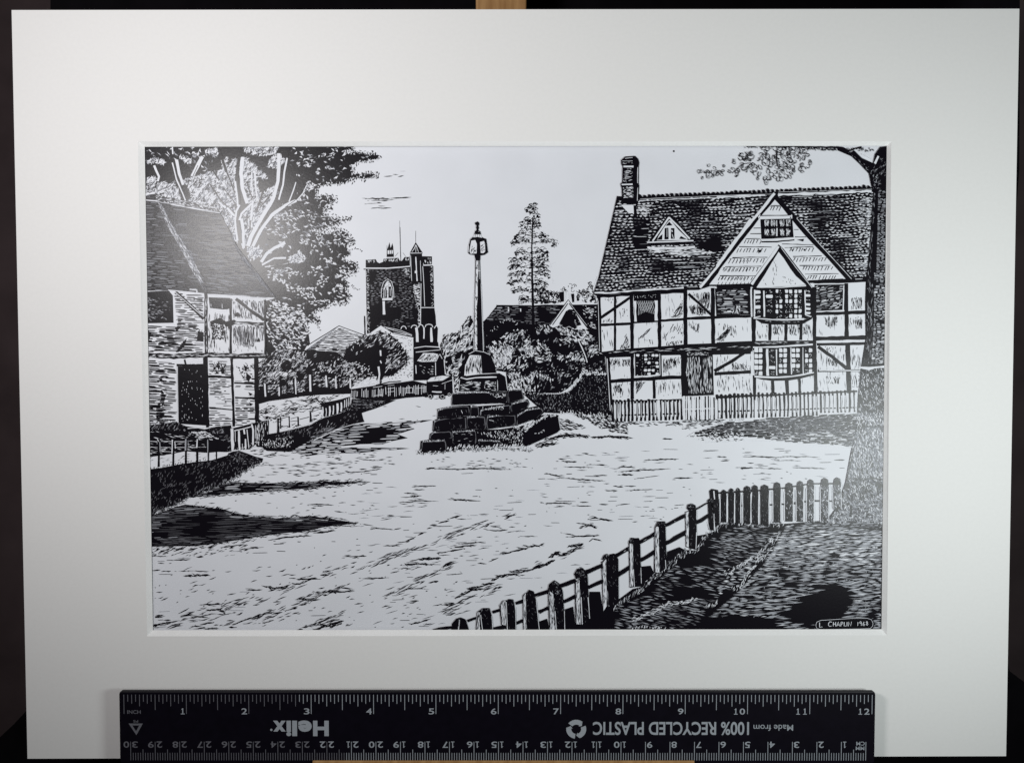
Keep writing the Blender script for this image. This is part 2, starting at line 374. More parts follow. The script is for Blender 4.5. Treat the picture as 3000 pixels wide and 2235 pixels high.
def along(pts, step):
    for (x0, y0), (x1, y1) in zip(pts, pts[1:]):
        d = math.hypot(x1 - x0, y1 - y0); n = max(1, int(d / step))
        for k in range(n): yield x0 + (x1 - x0) * k / n, y0 + (y1 - y0) * k / n, math.atan2(y1 - y0, x1 - x0)
def fringe(p, pts, step, l, wd, c, out=0.0, spread=.9, jit=4, ang=None):
    for x, y, a in along(pts, step):
        t = (math.radians(ang) if ang is not None else a + math.pi / 2) + RN.gauss(0, spread)
        p.dash(x + RN.uniform(-jit, jit), y + RN.uniform(-jit, jit) + out, t, RN.uniform(*l), RN.uniform(*wd), c, RN.uniform(-.25, .25))
def bars(p, t, spec, c, wob=.18, tip=False):            # 'x,y x,y:w; ...' in the coordinates of tile t
    for q in spec.split(';'):
        a, wd = q.strip().split(':'); wd = float(wd) * t.s; pts = t(a)
        if tip and wd > 5:                       # a ragged rut: many short strokes
            for x, y, an in along(pts, 2.2):
                p.dash(x + RN.gauss(0, 2), y + RN.gauss(0, wd * .22), an + RN.gauss(.08, .22), RN.uniform(8, 22), RN.uniform(1.6, wd * .55), c, RN.uniform(-.1, .1))
        elif tip and math.hypot(pts[0][0] - pts[-1][0], pts[0][1] - pts[-1][1]) > 34:
            p.line(pts, wd * .8, c, 1, 1, wob, True)
            for x, y, an in along(pts, 9): p.dash(x + RN.gauss(0, 4), y + RN.gauss(0, wd * .5), an, RN.uniform(5, 18), RN.uniform(1.2, wd * .7), c)
        else: p.line(pts, wd, c, 1, 1, wob, tip)

sheet = Part('paper_sheet', 0)
sheet.v = [loc(414, 1852, ZP), loc(2604, 1850, ZP), loc(2606, 419, ZP), loc(410, 421, ZP)]; sheet.f = [[0, 1, 2, 3]]; sheet.m = [1]
# ------------------------------------------------------------------ sky and clouds
p = Part('drawn_cloud', 1); p2 = Part('drawn_cloud', 1)
bars(p, tQ, '1620,585 1760,578:14;1860,510 1950,508:5;1750,555 1840,560:9;1830,590 1920,570:16', K, .5, True)
bars(p2, tQ, '1340,910 1700,912:13;1500,905 1720,912:16;1730,905 2030,890:17;1430,940 1740,932:14;1340,985 1600,975:7;1520,965 1590,975:12;1540,1018 1650,1022:10;1430,1055 1540,1045:12;1540,1050 1740,1048:14;1590,1062 1640,1055:12', K, .5, True)
p = Part('ink_speck', 1); bars(p, tF, '1363,158 1383,157:18', K)
# ------------------------------------------------------------------ big tree behind the cottage
tree = Part('drawn_tree', 1)
can = tQ('-20,120 1195,130 1190,185 1040,200 1090,240 1330,225 1380,265 1470,240 1560,290 1540,330 1280,375 1200,400 1130,430 1180,480 1160,540 1350,560 1500,520 1530,590 1330,620 1160,600 1040,690 930,700 800,690 690,740 640,800 640,880 850,860 930,930 870,980 780,1000 760,1060 740,1140 850,1200 960,1190 1000,1260 900,1300 700,1380 640,1360 720,1420 880,1400 1000,1370 1110,1430 1060,1480 1190,1510 1170,1570 1060,1600') + \
    tR('1060,110 1130,170 1120,230 1050,270 1020,310 1200,340 1240,400 1220,490 1120,520 1010,580 1080,620 1100,700 1060,770 1120,810 1100,880 1100,930 1040,970 900,950 800,960 780,1010 650,1050 580,1090 620,1150 690,1190 690,1230 600,1200 480,1260 520,1380 540,1520 560,1600') + \
    tS('900,260 860,330 800,400 600,420 330,470 300,300') + tB('1385,300 1500,270') + tA('1430,1640 1080,1180 900,850 600,700 90,690') + [(424, 430)]
tree.poly(can, K); tree.up()
# pale glow between the limbs
glow = [tA(q) for q in ('95,620 100,520 130,440 190,440 235,520 300,480 350,520 400,470 430,560 490,690 300,650 200,630',
    '560,700 580,560 500,480 560,450 660,430 770,390 880,380 960,330 1070,240 1085,420 1050,480 1080,640 1090,740 1060,830 960,760 870,760 780,740',
    '1150,110 1540,108 1500,175 1400,200 1290,195 1180,160', '740,150 860,130 875,205 800,195', '920,250 980,230 970,330 920,320',
    '1140,210 1195,230 1210,290 1290,320 1300,600 1340,640 1290,790 1210,720 1180,600 1130,480 1110,330', '1300,640 1500,520 1530,600 1440,720 1340,900 1260,1000 1290,820',
    '860,790 1000,790 1070,850 1060,1000 1090,1130 1060,1130 980,960 900,840', '1130,870 1240,720 1280,800 1250,960 1160,1180 1130,1060',
    '1440,240 1500,170 1600,260 1520,340 1420,330', '100,270 160,240 230,230 320,290 200,300', '610,170 660,180 640,210 600,200', '460,205 600,260 560,290 480,240', '1280,370 1350,370 1410,460 1350,450', '1190,1190 1340,1185 1340,1290 1220,1330', '1640,1290 1750,1250 1830,1310 1740,1360 1640,1340')]
for i, g in enumerate(glow): hatch(tree, g, 7.5, -50, (8, 20), (2.5, 5.5), (Wt, Wt, L), .5, .3, None, None, False)
# pale leaf patches in the right half
pats = [tR(q) for q in ('0,440 120,430 250,415 300,455 200,475 100,485 70,560 0,600', '0,560 110,585 215,605 200,690 110,630', '220,320 280,250 380,230 480,280 400,330 300,355', '410,550 470,510 560,480 600,470 520,530 440,560', '300,820 350,860 420,890 330,870')]
pats += [tQ(q) for q in ('640,265 720,240 800,250 760,290 660,300', '810,250 900,230 960,250 870,290 790,300', '440,430 500,370 540,400 580,340 570,440 500,450', '615,540 650,490 700,530 720,565 640,560', '750,450 830,420 860,470 770,490', '330,390 390,350 400,440 340,450', '430,900 520,820 560,760 640,720 600,690 520,640 500,700 460,800', '0,1180 120,1120 190,1150 90,1230 20,1290', '500,1140 640,1180 620,1220 520,1200')]
for g in pats: hatch(tree, g, 5.0, 15, (7, 16), (2.5, 5.5), (Wt, Wt, L), .6, .3)
tree.up()
for g in glow[:11]: hatch(tree, g, 1.9, -45, (8, 20), (1.8, 3.6), KG, .5, .25, (20, .38, 4))
for g in pats: hatch(tree, g, .9, 20, (6, 12), (1.2, 2.4), K, .5, .25)
right = [q for q in can if q[0] > 740] + tA('1400,600 1300,1100 1430,1640')
right = tA('1540,110') + can[1:-5] + tA('1430,1640 1300,1250 1330,900 1500,780 1840,520 1600,320')
for sc, th, den, sd in ((40, .50, .34, 3), (30, .58, .30, 9)):
    hatch(tree, right, den, 12, (8, 16), (3, 6), (Wt, Wt, L), .5, .3, (sc, th, sd))
hatch(tree, right, .18, 12, (6, 14), (1.5, 3), G, .6, .3)
low = tA('1300,900 1480,800 1850,780 2203,900 2203,1200 1900,1180 1560,1080 1330,1040')
hatch(tree, low, 1.15, 15, (9, 18), (2.5, 4.5), (Wt, Wt, L), .45, .3, (24, .32, 5))
hatch(tree, low, .6, 15, (8, 16), (2, 3.5), K, .5, .3)
und = tB('1390,290 1560,290 1800,350 1860,560 1860,760 1700,850 1500,830 1390,700')
hatch(tree, und, 1.7, 18, (8, 16), (3, 6), (Wt, Wt, L), .45, .3, (26, .33, 6))
for ch in ('130,600 230,700 320,760 440,800 560,840 620,870', '740,320 860,345 950,350', '560,930 680,920 770,900 850,960', '930,530 1010,560 1120,520', '880,740 800,830', '1000,440 1120,480', '570,110 640,130', '560,190 620,190', '690,220 740,240', '640,640 760,640 800,620', '700,560 800,550', '1040,900 960,960 890,930', '230,1100 400,1090', '180,1200 400,1200 560,1150', '650,430 760,450', '960,680 1060,700', '960,740 1060,720', '0,960 120,1000 260,1010', '20,1130 200,1160', '430,740 640,730', '220,530 400,490'):
    for x, y, a in along(tR(ch), 5):
        for _ in range(2): tree.dash(x + RN.gauss(0, 4), y + RN.gauss(0, 4), a + RN.gauss(.2, .6), RN.uniform(6, 13), RN.uniform(2.5, 5), Wt, RN.uniform(-.3, .3))
upl = tA('95,110 1100,110 1090,240 900,330 700,400 560,440 400,260 250,230 95,260')
hatch(tree, upl, .42, 35, (8, 18), (2.5, 5), (Wt, L, G), .6, .35, (34, .5, 11))
# edge leaves
edge = can[1:74]
tree.up()
fringe(tree, edge, 2.4, (4, 10), (2, 4), K, 0, 1.5, 6)
fringe(tree, edge, 3.2, (5, 10), (2, 4), Wt, 0, 1.5, 4)
for q in ('1130,650 1200,640 1170,680', '1330,620 1380,650', '1340,560 1360,530', '870,850 900,860 930,880', '1040,1200 1180,1190', '1020,1240 1140,1240', '880,1350 1000,1390', '1060,1430 1110,1430', '650,1010 760,1040 860,1040 830,1100', '1440,540 1520,560'):
    fringe(tree, tQ(q), 2.5, (5, 11), (2, 3.6), K, 0, 1.4, 5)
for q in ('1150,140 1170,180', '1200,130 1320,180', '1160,670 1200,720 1280,740', '640,1220 690,1340', '1210,540 1215,545'):
    fringe(tree, tR(q), 3.5, (4, 9), (1.6, 3), K, 0, 1.4, 3)
hatch(tree, tQ('520,1020 860,1040 1000,1260 700,1380 520,1330'), 1.1, 10, (7, 14), (2, 3.5), K, .7, .35)
hatch(tree, tQ('640,870 930,850 940,960 760,990 640,980'), .9, 10, (7, 14), (2, 3.5), Wt, .7, .35)
br = Part('limb', tree.lv + 1, tree); 
def limb(pts, w0, w1, edge=3, c=Wt):
    q = tA(pts); br.line(q, w0 / 3.67, c, 1, w1 / w0, .15)
bars(br, tA, '1100,100 1110,220 1090,340 1075,460 1090,600 1105,720:34;1090,720 1080,860 1100,1000 1115,1160:46;1200,1150 1280,1000 1390,860 1420,760:22;880,130 930,260 970,380:26;970,380 1010,480 1055,600:14;790,510 900,680 1060,830:14;740,200 800,330 890,470:16;940,560 1080,740:10;390,250 410,380 470,530 520,650:36;1550,110 1510,190:24;1370,560 1290,800:20;1640,110 1620,230 1590,380 1575,520:16;1190,480 1220,600 1240,650:10;1330,760 1460,600:12', K)
br.up()
bars(br, tA, '1140,220 1125,400 1140,560 1190,720:38;1060,480 1080,620 1090,750:20;1240,380 1240,500 1252,640:14;1272,370 1280,520 1295,650:18;1530,180 1530,330 1520,480 1480,640 1430,750:34;1430,740 1330,900 1230,1080 1200,1180:40;1720,690 1600,740 1460,840 1340,1000 1250,1180:34;1720,690 1790,610 1850,480:11;1620,230 1590,380 1575,520 1530,680:18;1715,490 1690,570 1640,700:13;1110,735 1075,800 1060,900 1070,1010 1085,1120:22;1240,720 1130,830 1105,900:22;1130,880 1150,1030 1150,1200:30;1200,880 1210,960:12;430,250 460,400 500,520:30;385,280 430,460 500,620 540,720:14;710,215 600,430:40;1600,1140 1480,1200 1400,1260 1340,1350:34;1610,1305 1480,1310 1350,1380:20;1630,1365 1520,1390 1380,1400:12;190,310 240,430 230,480:24;1250,700 1230,900 1240,980:20;975,765 1050,850:26;880,700 960,770:18', Wt)
br.up()
bars(br, tA, '660,310 605,430:7;1340,1480 1450,1400 1640,1370:14;1840,500 1700,690 1600,760:6;1230,900 1215,1000:14;1175,560 1200,640:8', K)
bars(br, tA, '385,110 390,190:14;1130,1150 1150,1210:12', Wt)
# ------------------------------------------------------------------ church
ch = Part('drawn_church', 1)
ch.poly(tD('262,655 275,1395 430,1300 560,1380 640,1345 775,1420 780,1540 1030,1540 1040,1310 1020,1290 1015,1200 1000,1100 990,660 975,650 975,555 870,552 870,660 735,660 262,655'), K)
ch.up()
rows(ch, tD('270,700 740,680 760,850 850,850 850,1290 640,1330 440,1290 280,1380'), 4.6, 0, (4, 11), (2, 9), (1.1, 2.2), (G, G, L), (34, .5, 5))
hatch(ch, tD('262,700 300,700 310,1380 275,1390'), 5, 0, (4, 9), (1.5, 2.4), Wt, .05)
hatch(ch, tD('755,850 850,842 855,1290 815,1290 830,1150 790,1000'), 7, 0, (5, 12), (2, 3), Wt, .08)
hatch(ch, tD('660,690 740,680 750,800 700,770'), 4, 0, (5, 12), (1.5, 3), Wt, .06)
hatch(ch, tD('950,660 990,660 1000,1090 970,1090'), 5, 0, (4, 9), (1.2, 2), Wt, .06)
bars(ch, tD, '245,682 500,682 740,662:12;857,845 852,1290:7;875,660 885,800 897,1090:6;855,1105 1000,1105:8;880,650 975,648:12;245,1200 262,1400:5;790,1540 1045,1528:8;1035,1130 1018,1200:6', Wt)
bars(ch, tD, '250,1195 255,1395:16;630,240 634,420 640,605:7;628,170 628,300:2.5;578,555 612,515:3;663,515 692,555:3;800,280 800,410:3.5;240,692 262,690:12', K)
hatch(ch, tD('880,560 970,560 965,640 880,640'), 2, 90, (6, 12), (1.5, 2.5), Wt, .1)
for x0, x1, yy in ((640, 700, 1325), (750, 820, 1315), (828, 885, 1310), (900, 985, 1305), (1000, 1045, 1320)):
    ch.line(tD(f'{x0},{yy+10} {x0+12},{yy-14} {(x0+x1)//2},{yy-22} {x1-12},{yy-14} {x1},{yy+10}'), 4, Wt, .6, .6)
bars(ch, tD, '805,1320 822,1520:26;890,1320 890,1440:14;968,1320 972,1510:22', Wt, .4)
t = Part('parapet', ch.lv, ch)
t.poly(tD('262,592 370,585 385,615 410,628 450,612 455,580 612,570 628,600 650,604 680,562 735,560 738,662 262,660'), K); t.up()
hatch(t, tD('265,592 370,588 370,620 265,625'), 9, 90, (5, 9), (1.2, 2.2), Wt, .06)
hatch(t, tD('455,582 610,574 612,612 455,614'), 10, 88, (5, 10), (1.2, 2.2), Wt, .06); hatch(t, tD('680,565 735,563 735,600 690,605'), 7, 88, (5, 9), (1.2, 2), Wt, .06)
t = Part('stair_turret', ch.lv, ch)
t.poly(tD('737,515 800,402 875,515 868,530 880,830 850,835 755,832'), K); t.up()
bars(t, tD, '780,480 800,430:6;800,510 805,430:5;830,510 808,440:5;760,505 790,460:6;740,520 870,518:6;745,540 757,820:5;800,560 815,820:12;790,720 815,720:26;850,600 858,820:5', Wt, .3)
t = Part('pinnacle', ch.lv, ch)
t.poly(tD('488,562 490,430 497,478 517,402 530,465 549,412 558,450 566,560'), K); t.up(); t.poly(tD('497,490 556,488 556,525 498,530'), Wt); bars(t, tD, '520,490 520,530:6;541,490 541,530:6', K); bars(t, tD, '480,568 570,566:7', Wt)
t = Part('belfry_window', ch.lv, ch)
t.line(tD('430,1000 430,905 455,830 500,797 540,825 560,895 566,1000'), 1.8, Wt); t.poly(tD('452,1000 455,900 478,840 500,815 525,840 548,900 552,1000'), Wt); t.up()
t.poly(tD('462,1000 464,915 480,885 492,930 492,1000'), K); t.poly(tD('506,1000 508,880 535,880 543,930 543,1000'), K); t.up()
bars(t, tD, '440,1015 550,1013:22;456,1035 458,1180:26;478,910 476,990:5;525,900 526,980:6', Wt, .3)
# ------------------------------------------------------------------ nave gable wall
nv = Part('drawn_church_hall', 6)
nv.poly(tD('275,1400 425,1295 560,1375 775,1420 782,1651 100,1651 160,1500') + tE('780,600 480,610 300,600 100,560'), Wt); nv.up()
nv.poly(tD('440,1295 640,1340 765,1395 775,1425 560,1385'), K); nv.up()
bars(nv, tD, '455,1310 640,1352 760,1400:7;480,1325 640,1372 760,1410:6;560,1375 700,1400:6', Wt, .4)
bars(nv, tD, '285,1390 425,1295 560,1382 775,1425:7', K, .3)
hatch(nv, tE('560,120 770,150 775,580 500,600 620,480 700,400'), 2.2, 0, (3, 7), (1, 2), K, .3)
bars(nv, tE, '778,150 780,600:8', K)
# ------------------------------------------------------------------ barn
bn = Part('drawn_barn', 5)
bn.poly(tR('540,1545 965,1275 1370,1420 1250,1500 1150,1651 450,1651') + tS('1480,470 900,420 860,330'), Wt); bn.up()
hatch(bn, tR('640,1510 965,1300 1330,1425 1200,1520 1120,1600 560,1610'), 1.0, 2, (8, 30), (1.1, 2), K, .04)
rows(bn, tR('640,1510 965,1300 1330,1425 1200,1520 1120,1600 560,1610'), 4.4, 1, (14, 44), (2, 10), (1.2, 2.4), (K, K, G), (30, .3, 3))
hatch(bn, tR('1080,1350 1330,1425 1230,1500 1060,1500'), 2, 2, (8, 20), (1.2, 2.2), K, .05)
hatch(bn, tR('780,1420 940,1310 1000,1340 900,1400'), 2, 75, (4, 9), (1, 1.8), K, .4)
rows(bn, tS('870,330 1010,270 1300,300 1600,300 1490,470 900,420'), 3.6, 4, (14, 40), (1, 6), (2, 3.4), KG)
bars(bn, tR, '535,1545 965,1275:12;965,1275 1120,1330 1380,1425:11', K, .3)
# ------------------------------------------------------------------ hedge along the lane and its fence
hg = Part('drawn_hedge', 8)
hp = tS('185,520 300,420 480,270 560,300 760,330 880,330 1000,330 1340,360 1480,470 1560,460 1800,720 1540,880 1530,990 1000,990 350,1075 185,1120')
hg.poly(hp, K); hg.up()
hatch(hg, tS('185,520 300,420 480,270 560,300 760,330 1340,400 1480,470 1700,700 1540,880 1100,880 700,960 340,1000 190,900'), 2.9, -38, (7, 16), (2, 3.6), GW, .35, .25, (22, .36, 5))
hatch(hg, tS('300,640 480,600 700,640 760,720 500,740 300,760'), 3.6, -30, (8, 17), (2, 4), LW, .35, .25)
hatch(hg, tS('1020,520 1250,480 1400,560 1320,680 1080,640'), 2.8, -55, (7, 15), (2, 3.6), LW, .4, .25)
hatch(hg, tS('1540,740 1760,720 1900,830 1560,880'), 4, -35, (6, 12), (1.5, 2.6), Wt, .35, .25)
hatch(hg, tS('480,300 900,330 860,500 500,480'), 2.0, 20, (7, 15), (2, 4.4), GW, .5, .3, (18, .36, 8))
fp = Part('fence_post', hg.lv + 1, hg)
bars(fp, tS, '305,820 310,1030:34;510,700 512,1010:40;700,740 715,980:26;970,690 970,930:30;1200,700 1200,880:24;1355,710 1360,890:26', K); fp.up()
bars(fp, tS, '278,820 290,1010:20;488,870 492,1000:20;728,735 735,975:22;940,690 945,935:30;1178,700 1185,870:22;1318,710 1330,890:18;1530,740 1532,885:22;190,850 250,850:9;380,850 460,850:9;370,1085 400,1090:10', Wt, .35)
# ------------------------------------------------------------------ meadow and its low fences
md = Part('drawn_meadow', 10)
mp = tS('190,1190 340,1100 560,1050 800,1010 1100,985 1540,970 1530,1010 1150,1110 1130,1300 1050,1370 820,1440 700,1490 520,1480 460,1400 330,1370 190,1350')
md.poly(mp, Wt); md.up()
hatch(md, mp, 1.5, -6, (8, 26), (1.8, 3.6), K, .3, .2, (22, .4, 4)); hatch(md, tS('190,1190 900,1020 1500,980 1100,1100 1000,1230 600,1300 190,1330'), 1.3, -8, (8, 30), (1.6, 3), K, .3, .25)
md.up()
bars(md, tS, '470,1330 475,1560:30;510,1310 512,1480:16;637,1300 640,1465:20;770,1310 772,1445:20;945,1230 950,1385:30;520,1335 640,1300:10;660,1335 770,1305:8;790,1345 930,1310:10;520,1455 620,1440:12;650,1375 760,1365:8;810,1195 960,1190 1120,1160:10;960,1240 1120,1180:9;1090,1120 1230,1090:16', K, .4)
md.poly(tS('1095,1110 1240,1080 1400,1050 1540,1005 1530,1130 1400,1240 1290,1280 1150,1310'), K); md.up()
for x, y0, y1, wd in ((1130, 1160, 1300, 14), (1178, 1180, 1300, 12), (1230, 1150, 1295, 22), (1285, 1140, 1270, 18), (1345, 1110, 1265, 26), (1402, 1095, 1230, 20), (1448, 1060, 1175, 12), (1478, 1045, 1165, 11), (1505, 1030, 1150, 9), (1530, 1000, 1130, 9)):
    bars(md, tS, f'{x},{y0} {x+4},{(y0+y1)//2} {x-3},{y1}:{wd}', Wt, .4)
# ------------------------------------------------------------------ wattle fence by the lane
wf = Part('drawn_wattle_fence', 12)
wf.poly(tE('90,700 420,650 640,625 770,605 915,640 925,775 700,790 460,825 330,830 110,790'), K); wf.up()
for x in range(110, 915, 16):
    if RN.random() < .8: y0 = 700 - (x - 110) * .075; wf.line(tE(f'{x+RN.uniform(-3,3)},{y0+RN.uniform(0,30)} {x+RN.uniform(-3,3)},{y0+90+RN.uniform(-10,25)}'), RN.uniform(1, 1.9), Wt)
bars(wf, tE, '340,680 440,665:5;350,770 440,760:5;500,660 570,655:4;500,690 570,685:4;500,730 570,720:4;680,690 760,680:5;690,740 760,735:4;800,690 910,680:4', Wt, .3)
bars(wf, tE, '95,590 100,690:14', Wt)
bars(wf, tE, '370,655 520,620 640,612:10', K, .4)
# ------------------------------------------------------------------ verge beside the lane
vg = Part('drawn_verge', 11)
vg.poly(tS('330,1560 460,1540 700,1490 960,1420 1060,1360 1150,1320 1290,1285 1400,1250 1540,1130 1560,1040 1750,1060 2000,1085 2100,1065 2203,1060 2040,1130 1900,1185 1700,1250 1720,1330 1740,1380 1580,1410 1300,1490 1100,1570 940,1651 860,1700') + tC('1650,270 1400,260 1290,180'), K); vg.up()
hatch(vg, tS('460,1540 960,1420 1400,1260 1560,1050 2100,1070 1700,1250 1720,1380 1400,1440 1000,1580 700,1651 400,1651'), 1.7, -62, (6, 12), (1.4, 2.4), GL, .35, .2, (22, .36, 5))
hatch(vg, tS('1540,1050 2100,1075 1900,1180 1560,1180'), 2.5, 8, (8, 22), (1, 2), GL, .15, .1)
hatch(vg, tS('900,1560 1300,1440 1560,1390 1380,1470 1100,1600 960,1651'), 2.2, -22, (12, 30), (1.4, 2.4), GL, .12, .1)
bars(vg, tS, '1590,1415 1380,1475 1130,1590 1000,1651:12', Wt, .5)
# ------------------------------------------------------------------ bush by the church
bu = Part('drawn_bush', 9)
bp = tE('0,420 30,340 60,260 110,225 180,190 230,130 330,120 430,80 540,120 620,190 660,250 710,340 705,420 640,470 560,545 460,560 430,600 390,600 380,560 270,570 100,570 0,540')
bu.poly(bp, K); bu.up()
hatch(bu, tE('180,190 260,110 420,60 540,120 640,200 710,340 690,430 560,500 460,480 500,300 420,220 260,260'), 2.3, -42, (8, 20), (1.8, 3.4), GW, .25, .15)
hatch(bu, tE('0,420 180,400 300,440 360,560 100,570 0,540'), 2.6, -35, (5, 11), (1.6, 3), Wt, .5, .25)
hatch(bu, tE('60,240 230,130 300,240 160,330'), 1.2, -50, (6, 12), (1.5, 2.6), Wt, .4, .25)
fringe(bu, bp, 4, (6, 13), (2, 3.5), K, 0, .8, 4, -40)
bars(bu, tE, '398,455 412,540 398,640:22;470,520 520,450:8;420,280 425,340:14;420,390 430,420:10', Wt, .4); bars(bu, tE, '428,560 420,650:16', K)
# ------------------------------------------------------------------ lych shed and wagon
sh = Part('drawn_shed', 11)
sh.poly(tE('778,190 1040,190 1045,245 1070,280 1115,400 1125,545 1070,565 950,600 775,605'), K); sh.up()
sh.poly(tE('815,395 880,310 990,310 1060,325 1020,400 870,405'), Wt); bars(sh, tE, '785,255 900,238 1050,245:9;800,300 900,290 1060,275:7;800,440 805,530:9;1012,410 1015,550:9;1060,320 1085,370:7;1105,380 1120,540:8', Wt, .3); sh.up()
hatch(sh, tE('815,395 880,310 1060,325 1020,400'), 5, -58, (8, 18), (1.2, 2.2), K, .12); hatch(sh, tE('820,430 1000,430 1000,540 820,540'), 1.2, 10, (4, 10), (1, 1.7), Wt, .3)
wg = Part('drawn_wagon', 13)
wg.poly(tE('915,640 925,595 960,568 1090,545 1190,552 1198,740 1120,770 1080,760 930,765'), K); wg.up(); wg.poly(tE('925,605 965,573 1090,552 1165,560 1090,605 930,618'), Wt); wg.up()
hatch(wg, tE('940,600 1000,570 1100,560 1080,600'), 3, -20, (5, 10), (1, 1.6), K, .15)
for x, y, r in ((955, 775, 32), (1085, 775, 34), (905, 770, 18), (1160, 750, 22)):
    q = tE(f'{x},{y}')[0]; wg.blob(*q, r / 3.67, K, 1, 0, 10)
wg.up()
for x, y, r in ((955, 778, 20), (1088, 778, 22), (1160, 752, 14)):
    q = tE(f'{x},{y}')[0]; wg.arc(*q, r / 3.67, 0, 6.28, 2, Wt)
bars(wg, tE, '975,725 1080,730:14;985,660 1040,665:5;1115,640 1115,700:5;1080,640 1190,600:5', Wt, .4)
# ------------------------------------------------------------------ poplar
pt = Part('drawn_poplar', 1)
pp = [(1562, 606), (1541, 622), (1530, 650), (1527, 672), (1500, 690), (1502, 716), (1512, 735), (1494, 774), (1500, 800), (1508, 812), (1495, 835), (1500, 868), (1520, 889), (1560, 893), (1600, 890), (1616, 868), (1612, 846), (1637, 812), (1622, 790), (1628, 758), (1640, 730), (1655, 704), (1630, 690), (1612, 672), (1608, 640), (1590, 615)]
tiers = ((612, 8), (628, 18), (648, 28), (668, 34), (690, 50), (712, 64), (735, 52), (758, 62), (782, 66), (806, 62), (830, 64), (852, 60), (876, 56))
for i, (ty, tw) in enumerate(tiers):
    for sd in (-1, 1):
        w_ = tw * RN.uniform(.6, 1.12); ty += RN.uniform(-5, 5)
        for k in range(int(7 + tw * .46)):
            u = RN.random() ** .8; x = 1560 + sd * w_ * u; y = ty + 9 * u * (1 if i > 3 else -.3) + RN.gauss(0, 5.6) - 6 * math.sin(u * 2.6)
            if RN.random() < .45: pt.blob(x, y, RN.uniform(2.4, 4.6), K, RN.uniform(.45, .8), RN.uniform(-.6, .6))
            else: t = RN.uniform(2.6, 3.6); pt.arc(x, y, RN.uniform(4, 7.5), t, t + RN.uniform(2, 3.4), RN.uniform(2, 3.4), K, .75)
        if tw > 20: pt.line([(1560, ty + 6), (1560 + sd * w_ * .5, ty - 2), (1560 + sd * w_, ty + 6)], 2, K, 1, .5)
pt.up(); curls(pt, pp, .5, (2, 4), (1.5, 2.4), Wt, (9, .5, 2), .3)
tk = Part('trunk', 8, pt); tk.line([(1561, 640), (1558, 720), (1559, 800), (1560, 870), (1562, 940), (1564, 1016)], 8, K, .35, 1.1, .3)
# ------------------------------------------------------------------ cottage behind the cross
bc = Part('drawn_roadside_cottage', 2)
bc.poly(tU('78,512 160,430 282,258 1260,265 1765,258 1790,990 80,970'), K); bc.up()
rows(bc, tU('100,500 290,290 1250,285 1050,560 850,560 400,480'), 4.4, 0, (7, 22), (2, 10), (1.1, 2.2), GL, (30, .36, 5))
hatch(bc, tU('1490,270 1740,270 1750,650 1640,600'), 2.6, 10, (5, 12), (1.4, 2.4), Wt, .4, .2, (12, .4, 3))
hatch(bc, tU('1350,400 1500,540 1400,590'), 2, 0, (7, 14), (1, 1.8), Wt, .05)
bars(bc, tU, '282,262 800,268 1270,238:10;1390,240 1750,236:7;440,330 460,330:60;620,340 635,340:50;110,480 270,280:6;75,520 90,930:6', Wt, .3)
hatch(bc, tU('100,700 200,620 260,560 330,520 300,620 130,720'), 1.5, 60, (5, 9), (1.5, 2.4), Wt, .3)
fringe(bc, tU('340,520 430,470 520,490 590,580'), 4, (5, 9), (1.4, 2.2), Wt, 0, .6, 3)
g = Part('gable', bc.lv + 1, bc)
g.poly(tU('1050,560 1325,190 1660,660 1560,640 1400,560 1200,560 1090,620'), Wt); g.up(); g.poly(tU('1190,545 1290,360 1340,330 1410,335 1520,560 1400,590 1250,570'), K)
bars(g, tU, '1060,560 1326,190 1650,640:12;1095,560 1320,245:14;1340,245 1620,620:16', K, .2); g.up()
hatch(g, tU('1380,370 1410,345 1510,550 1430,580'), 2.4, 5, (5, 12), (1, 1.7), Wt, .08); bars(g, tU, '1340,230 1600,570:5', Wt)
cm = Part('chimney', bc.lv + 1, bc)
cm.poly(tU('1195,70 1265,55 1265,215 1215,225 1190,120'), K); cm.poly(tU('1365,105 1412,100 1415,225 1385,230'), K); cm.up()
bars(cm, tU, '1272,60 1274,215:18;1310,70 1315,180:24;1430,120 1440,215:22;1195,75 1260,65:10;1350,100 1355,200:14', Wt, .2)
curls(bc, tU('830,40 1000,60 1180,90 1210,235 840,240'), 5, (3, 6), (2, 3.2), K, (15, .28, 2), .4)
curls(bc, tU('1450,60 1560,40 1640,20 1720,60 1740,225 1450,220'), 4.5, (3, 6), (2, 3.2), K, (13, .36, 5), .4)
curls(bc, tU('1600,-60 1700,-110 1720,40 1600,40'), 3.5, (3, 6), (1.8, 2.8), K, (12, .45, 5), .3); curls(bc, tU('1190,-60 1420,-40 1420,60 1190,60'), 2.4, (3, 6), (1.8, 2.8), K, (12, .4, 5), .3)
